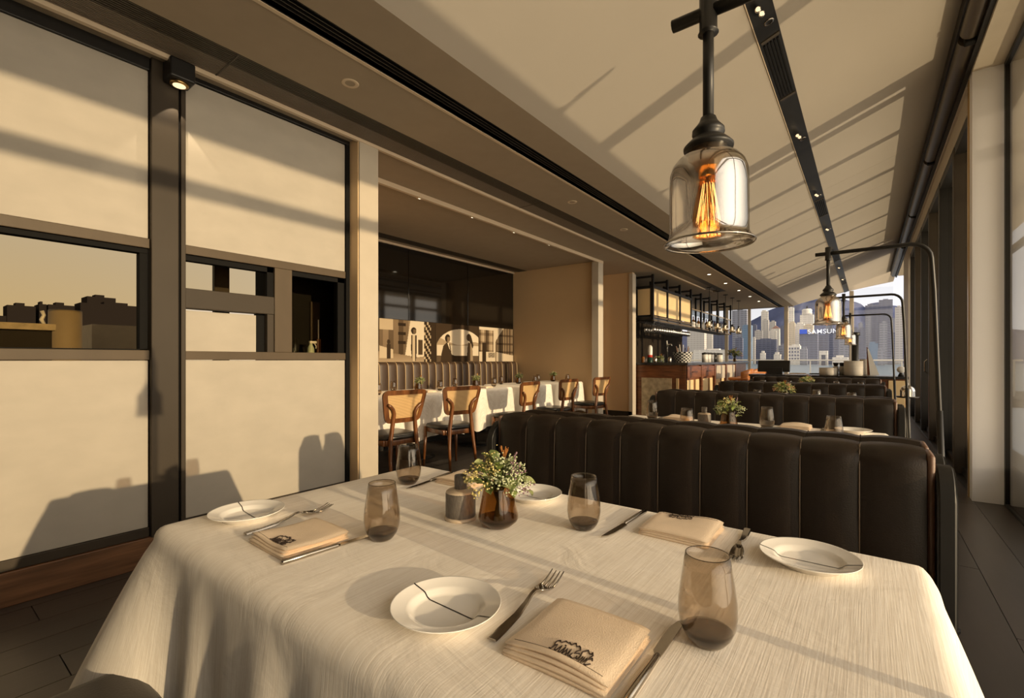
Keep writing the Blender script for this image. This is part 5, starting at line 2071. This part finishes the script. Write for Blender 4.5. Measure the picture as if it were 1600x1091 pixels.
# chrome cloche on a black stand at the end of the third banquette pair
t = empty('cloche_stand', (0.295, 5.62, 0))
tag(t, 'chrome dome on slim black stand beside the third banquette row', 'cloche')
link('pole', TB([(0, 0, 0), (0, 0, 0.80)], 0.012, 8), m_dark, t)
link('foot', LT([(0, 0), (0.10, 0), (0.10, 0.01), (0, 0.02)], 20), m_dark, t)
link('tray', LT([(0, 0.80), (0.075, 0.80), (0.085, 0.812), (0.07, 0.812), (0, 0.808)], 24), m_dark, t, True)
bm = bmesh.new()
pts = [(0.055, 0.812)] + [(0.055 * math.cos(R(a)), 0.86 + 0.055 * math.sin(R(a))) for a in range(-10, 91, 12)] + [(0, 0.917)]
lathe(bm, pts, 28)
link('dome', bm, m_chrome, t, True)
link('knob', LT([(0, 0.915), (0.006, 0.918), (0.008, 0.93), (0, 0.936)], 12), m_chrome, t, True)
# sofa with cushions beyond the service counter
t = empty('lounge_sofa', (-1.0, 13.2, 0))
tag(t, 'low tan sofa near the end glazing, seen past the till screen', 'sofa')
link('seat', BX(-0.9, 0.7, -0.4, 0.3, 0.18, 0.44, 0.05, 3), m_cushion, t, True)
link('backrest', BX(-0.9, 0.7, 0.2, 0.42, 0.3, 0.80, 0.05, 3), m_cushion, t, True)
for sx in (-0.85, 0.65):
    for sy in (-0.35, 0.35):
        link('leg', BX(sx - 0.02, sx + 0.02, sy - 0.02, sy + 0.02, 0, 0.19), m_dark, t)
for j, (xx, mm, lab) in enumerate(((-1.34, m_cushion, 'tan cushion at the left of the lounge sofa'), (-0.93, m_blackwood, 'dark cushion at the middle of the lounge sofa'), (-0.52, m_leather_s, 'brown cushion at the right of the lounge sofa'))):
    bm = BX(-0.19, 0.19, -0.05, 0.05, -0.17, 0.17, 0.045, 3)
    o = link('cushion', bm, mm, None, True, (xx, 13.24, 0.66))
    o.rotation_euler = (R(-12), 0, 0)
    tag(o, lab, 'cushion', 'cushions on the lounge sofa')

# ================================================================== OUTSIDE
# balustrade on the terrace beyond the end glazing
bl = empty('balustrade', (0, 22.0, 0))
tag(bl, 'white handrail and glass balustrade on the terrace above the harbour', 'railing')
link('handrail', BX(-9.0, 4.0, -0.04, 0.04, 1.095, 1.155, 0.012), m_white, bl)
link('glass_infill', BX(-9.0, 4.0, -0.006, 0.006, 0.05, 1.06), m_pane, bl)
for i in range(10):
    xx = -8.8 + i * 1.4
    link('baluster', BX(xx - 0.02, xx + 0.02, -0.03, 0.03, -0.05, 1.1), m_white, bl)

# roofscape outside the left windows
t = empty('stone_parapet', (-4.45, 0, 0.55))
tag(t, 'dark parapet with rough stone coping outside the left strip window', 'parapet')
link('wall', BX(-0.11, 0.11, -3.0, 0.655, 0.0, 0.792), m_deck, t)
link('coping', BX(-0.15, 0.15, -3.0, 0.67, 0.792, 0.835, 0.004), m_concrete, t)
t = empty('roof_planter', (-4.76, 0.79, 0.55))
tag(t, 'tall pale cylindrical planter on the roof outside the strip window', 'planter')
link('pot', LT([(0, 0), (0.094, 0), (0.094, 0.962), (0.088, 0.967), (0.082, 0.962), (0.082, 0.9), (0, 0.9)], 36), m_planter, t, True)
link('soil', LT([(0, 0.93), (0.08, 0.93), (0.08, 0.92), (0, 0.92)], 20), m_dark, t)
o = tag(link('roof_vent', TB([(-4.45, 0.635, 1.385), (-4.45, 0.62, 1.42), (-4.45, 0.632, 1.45), (-4.45, 0.622, 1.48)], [0.009, 0.012, 0.010, 0.011], 8), m_white, None, True), 'crooked white vent on the stone coping outside', 'vent')
sil = [(12.0, 15.2, 10.5, 'low dark building at the left in the strip window'), (15.25, 19.6, 12.9, 'dark stepped building behind the stone coping'), (20.2, 21.4, 13.6, 'thin dark chimney block beside the stepped building'),
       (21.6, 26.0, 13.6, 'dark building just above the planter'), (27.1, 41.3, 14.6, 'broad dark building at right in the strip window'), (29.8, 35.4, 17.0, 'tall dark block rising over the broad building')]
for (ya, yb, zt, lab) in sil:
    t = empty('rooftop_building', (-150 - 8 * (zt > 16) - random.uniform(0, 1), (ya + yb) / 2, 0))
    tag(t, lab, 'building', 'dusk silhouettes beyond the left windows')
    w = (yb - ya) / 2
    link('tower', BX(-3, 3, -w, w, 0.0, zt), m_silh, t)
    link('roof_housing', BX(-1.5, 1.5, -w * 0.35, w * 0.30, zt, zt + 0.7), m_silh, t)
o = tag(link('rooftop_plantroom', BX(-9.0, -8.2, 1.62, 2.4, 0.55, 1.62), m_planter), 'dim boxy plant room on the roof seen through strip window', 'building')
o = tag(link('spire_building', BX(-150, -146, 74, 84, 0, 26.5), m_silh), 'dark block seen through the small upper pane', 'building')

# harbour, hills and skyline
w_ = link('harbour_water', BX(-900, 700, 30, 1600, -7.0, -6.0), m_water)
struct(w_, 'pale blue harbour water')
HL = [(-700, 70), (-475, 86), (-325, 92), (-274, 110), (-240, 127), (-224, 139), (-189, 151), (-147, 166), (-95, 168), (-33, 153), (-13, 144), (-4, 135), (6, 144), (22, 145), (57, 134), (116, 112), (194, 80), (420, 40)]
rnd = random.Random(3)


def hills(name, pts, y0, y1, mm, label, k=1.0):
    bm = bmesh.new()
    dense = []
    for (xa, za), (xb, zb) in zip(pts[:-1], pts[1:]):
        ns = max(1, int((xb - xa) / 9))
        for i in range(ns):
            f_ = i / ns
            dense.append((xa + (xb - xa) * f_, (za + (zb - za) * f_) * k + rnd.uniform(-1.2, 1.2)))
    dense.append((pts[-1][0], pts[-1][1] * k))
    nr = 6
    rows = []
    for j in range(nr + 1):
        f_ = j / nr
        rows.append([bm.verts.new((x_, y0 + (y1 - y0) * f_, -7 + (z_ + 7) * f_ ** 0.8 * (1 + 0.06 * rnd.uniform(-1, 1) * (0 < j < nr)))) for x_, z_ in dense])
    back = [bm.verts.new((x_, y1 + 60, -7)) for x_, z_ in dense]
    rows.append(back)
    for a, b in zip(rows[:-1], rows[1:]):
        for i in range(len(dense) - 1):
            bm.faces.new((a[i], a[i + 1], b[i + 1], b[i]))
    struct(link(name, bm, mm, None, True), label)


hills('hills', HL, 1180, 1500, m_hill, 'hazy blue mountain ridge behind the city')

SKY = [(-180, 850, 22, 83, 'grey', 'grey glass tower left of the bar pendants'), (-155, 800, 13, 54, 'blue', 'blue glass tower beside the end mullion'), (-157, 760, 10, 33, 'slate', 'slate block behind the small pendants'), (-245, 820, 28, 55, 'pale', 'pale slab behind the bar counter'), (-224, 850, 12, 48, 'white', 'narrow white slab behind the bar shelf'), (-200, 700, 43, 15, 'white', 'low white building behind the bar canisters'), (-225, 900, 26, 73, 'slate', 'slate tower behind the bottle shelf'),
       (-153, 950, 11, 88, 'white', 'white twin tower top left against the sky'), (-148, 930, 10, 71, 'pale', 'pale tower below the white twin tower'), (-155, 900, 12, 51, 'pale', 'pale shoulder block left of the central tower'), (-133, 900, 11, 50, 'white', 'white shoulder block right of the central tower'), (-147, 860, 30, 34, 'slate', 'broad slate office block below the pale tower'), (-149, 840, 5, 36, 'pale', 'thin pale slab beside the slate office block'), (-114, 700, 6, 10, 'white', 'small white gatehouse at the water'), (-98, 700, 8, 8, 'white', 'small white shed at the water'), (-101, 760, 11, 21, 'grey', 'low grey building beside the cream mullion'),
       (-150, 1050, 13, 66, 'red', 'red-roofed house high on the hillside'), (-111, 950, 9, 92, 'white', 'slim white tower right of the cream mullion'), (-105, 900, 10, 62, 'cream', 'cream block right of the cream mullion'), (-97, 930, 12, 62, 'white', 'white stepped block left of the round-topped tower'), (-94, 960, 20, 79, 'white', 'white tower with round top'), (-83, 900, 13, 57, 'cream', 'cream block above the blue sign'), (-87, 740, 15, 20, 'white', 'white building with square windows at the waterfront'), (-81, 820, 23, 39, 'slate', 'slate office building carrying the sign'), (-60, 840, 27, 38, 'slate', 'slate building right of the sign'), (-48, 700, 9, 12, 'white', 'white square arch building at the waterfront'), (-34, 690, 16, 4, 'white', 'low white pier shed'),
       (15, 950, 17, 96, 'slate', 'tall slate tower at the right skyline'), (-3, 1000, 19, 93, 'slate', 'slate tower left of the tall right one'), (-2, 900, 7, 68, 'grey', 'slim grey tower inside the pipe arm'), (2, 760, 9, 22, 'blue', 'light blue block low inside the pipe arm'), (-11, 850, 9, 45, 'slate', 'slate tower left of the slim grey one'), (6, 880, 8, 49, 'slate', 'slate tower right of the slim grey one'), (14, 860, 9, 54, 'grey', 'grey tower beside the lamp pole'), (22, 820, 8, 38, 'slate', 'dark tower by the far pier'), (33, 900, 9, 79, 'pale', 'pale tower beside the far cream pier'), (-28, 900, 16, 51, 'slate', 'slate tower behind the black column'), (-33, 840, 11, 31, 'grey', 'grey block behind the black column'), (-6, 740, 8, 15, 'slate', 'low dark block by the white board'), (10, 720, 7, 12, 'grey', 'low grey block right of the light blue one'), (-70, 715, 8, 15, 'grey', 'low grey block under the sign building')]
for (x0, y0, w, zt, kind, lab) in SKY:
    t = empty('skyline_building', (x0 + w / 2, y0, -7))
    tag(t, lab, 'building', 'skyline across the harbour')
    dp = min(14, max(5, w * 0.6))
    h = zt + 7
    if 'round top' in lab:
        link('tower', BX(-w / 2, w / 2, 0, dp, 0, h), mc[kind], t)
        link('round_top', LT([(0, h), (w * .36, h), (w * .40, h + 3), (w * .36, h + 5), (w * .40, h + 8), (w * .30, h + 10.5), (0, h + 11)], 20, (0, dp / 2, 0)), mc[kind], t, True)
        link('mast', LT([(0, h + 11), (1.5, h + 11), (0.6, h + 16), (0, h + 16)], 8, (0, dp / 2, 0)), m_silh, t)
    elif 'red-roofed' in lab:
        link('tower', BX(-w / 2, w / 2, 0, dp, 0, h - 4), mc['white'], t)
        link('pitched_roof', PR([(-w / 2 - 1, h - 4), (w / 2 + 1, h - 4), (0, h + 2)], 0, dp, 'Y'), mc['red'], t)
    elif 'arch building' in lab:
        link('side_wing', BX(-w / 2, -w / 4, 0, dp, 0, h), mc[kind], t)
        link('side_wing', BX(w / 4, w / 2, 0, dp, 0, h), mc[kind], t)
        link('lintel', BX(-w / 4, w / 4, 0, dp, h - 5, h), mc[kind], t)
        link('glazing', BX(-w / 4, w / 4, 2, 3, 0, h - 5), mc['slate'], t)
    else:
        link('tower', BX(-w / 2, w / 2, 0, dp, 0, h), mc[kind], t)
        hw = w * random.uniform(0.18, 0.32)
        sx = random.uniform(-0.15, 0.15) * w
        link('roof_housing', BX(sx - hw, sx + hw, dp * .2, dp * .8, h, h + random.uniform(1.0, 3.0)), mc[kind], t)
    if 'square windows' in lab:
        for i in range(4):
            for j in range(4):
                link('window', BX(-w / 2 + 1.6 + i * 3.3, -w / 2 + 3.5 + i * 3.3, -0.25, 0.1, 8 + j * 4.6, 10.6 + j * 4.6), mc['slate'], t)

# lesser blocks between the towers, too alike and hazy to tell apart
rnd = random.Random(12)
LESS = [(-185, 1066.0, 9.5, 72), (-177, 1072.3, 5.9, 54), (-153, 1078.6, 10.3, 78), (-144, 1084.9, 6.8, 56), (-137, 1091.2, 7.9, 69), (-121, 1097.5, 7.8, 58), (-112, 1103.8, 6.7, 48), (-38, 1110.1, 10.1, 56), (-29, 1116.4, 8.0, 80), (-10, 1122.7, 6.9, 71), (-3, 1129.0, 4.9, 53), (8, 1135.3, 4.9, 77), (14, 1141.6, 5.8, 90), (40, 1147.9, 4.7, 79), (46, 1154.2, 5.6, 67), (-221, 1160.5, 7.9, 91), (-104, 1166.8, 8.1, 85), (-63, 1173.1, 11.0, 77)]
for i, (xx, yy, w, h) in enumerate(LESS):
    h += 7
    kind = ['slate', 'grey', 'pale', 'grey', 'slate', 'grey'][i % 6]
    t = empty('skyline_building', (xx, yy, -7))
    tag(t, 'small hazy block among the towers across the harbour', 'building', 'lesser blocks across the harbour')
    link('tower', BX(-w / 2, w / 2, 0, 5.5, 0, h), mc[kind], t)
    link('roof_housing', BX(-w / 5, w / 4, 1.5, 4.5, h, h + rnd.uniform(1, 3)), mc[kind], t)

# roof sign on the slate office building
sg = empty('roof_sign', (-80.5, 818, 39.0))
tag(sg, 'illuminated roof sign with blue oval plate and white letters', 'sign')
link('blue_plate', BX(0.0, 9.5, 0, 0.5, 0.2, 7.0), m_sign_b, sg)
cu = bpy.data.curves.new('letters', 'FONT')
cu.body = 'SAMSUNG'
cu.size = 9.4
cu.extrude = 0.2
cu.space_character = 1.06
cu.offset = 0.03
to = bpy.data.objects.new('letters', cu)
COL.objects.link(to)
to.rotation_euler = (R(90), 0, 0)
dg = bpy.context.evaluated_depsgraph_get()
me = bpy.data.meshes.new_from_object(to.evaluated_get(dg))
bpy.data.objects.remove(to)
me.materials.clear()
me.materials.append(m_sign_w)
o = share('letters', me, sg, (10.2, 0, 0.1), (R(90), 0, 0))
link('frame', BX(-0.5, 50, 0.5, 0.9, -0.3, 0.3), m_silh, sg)
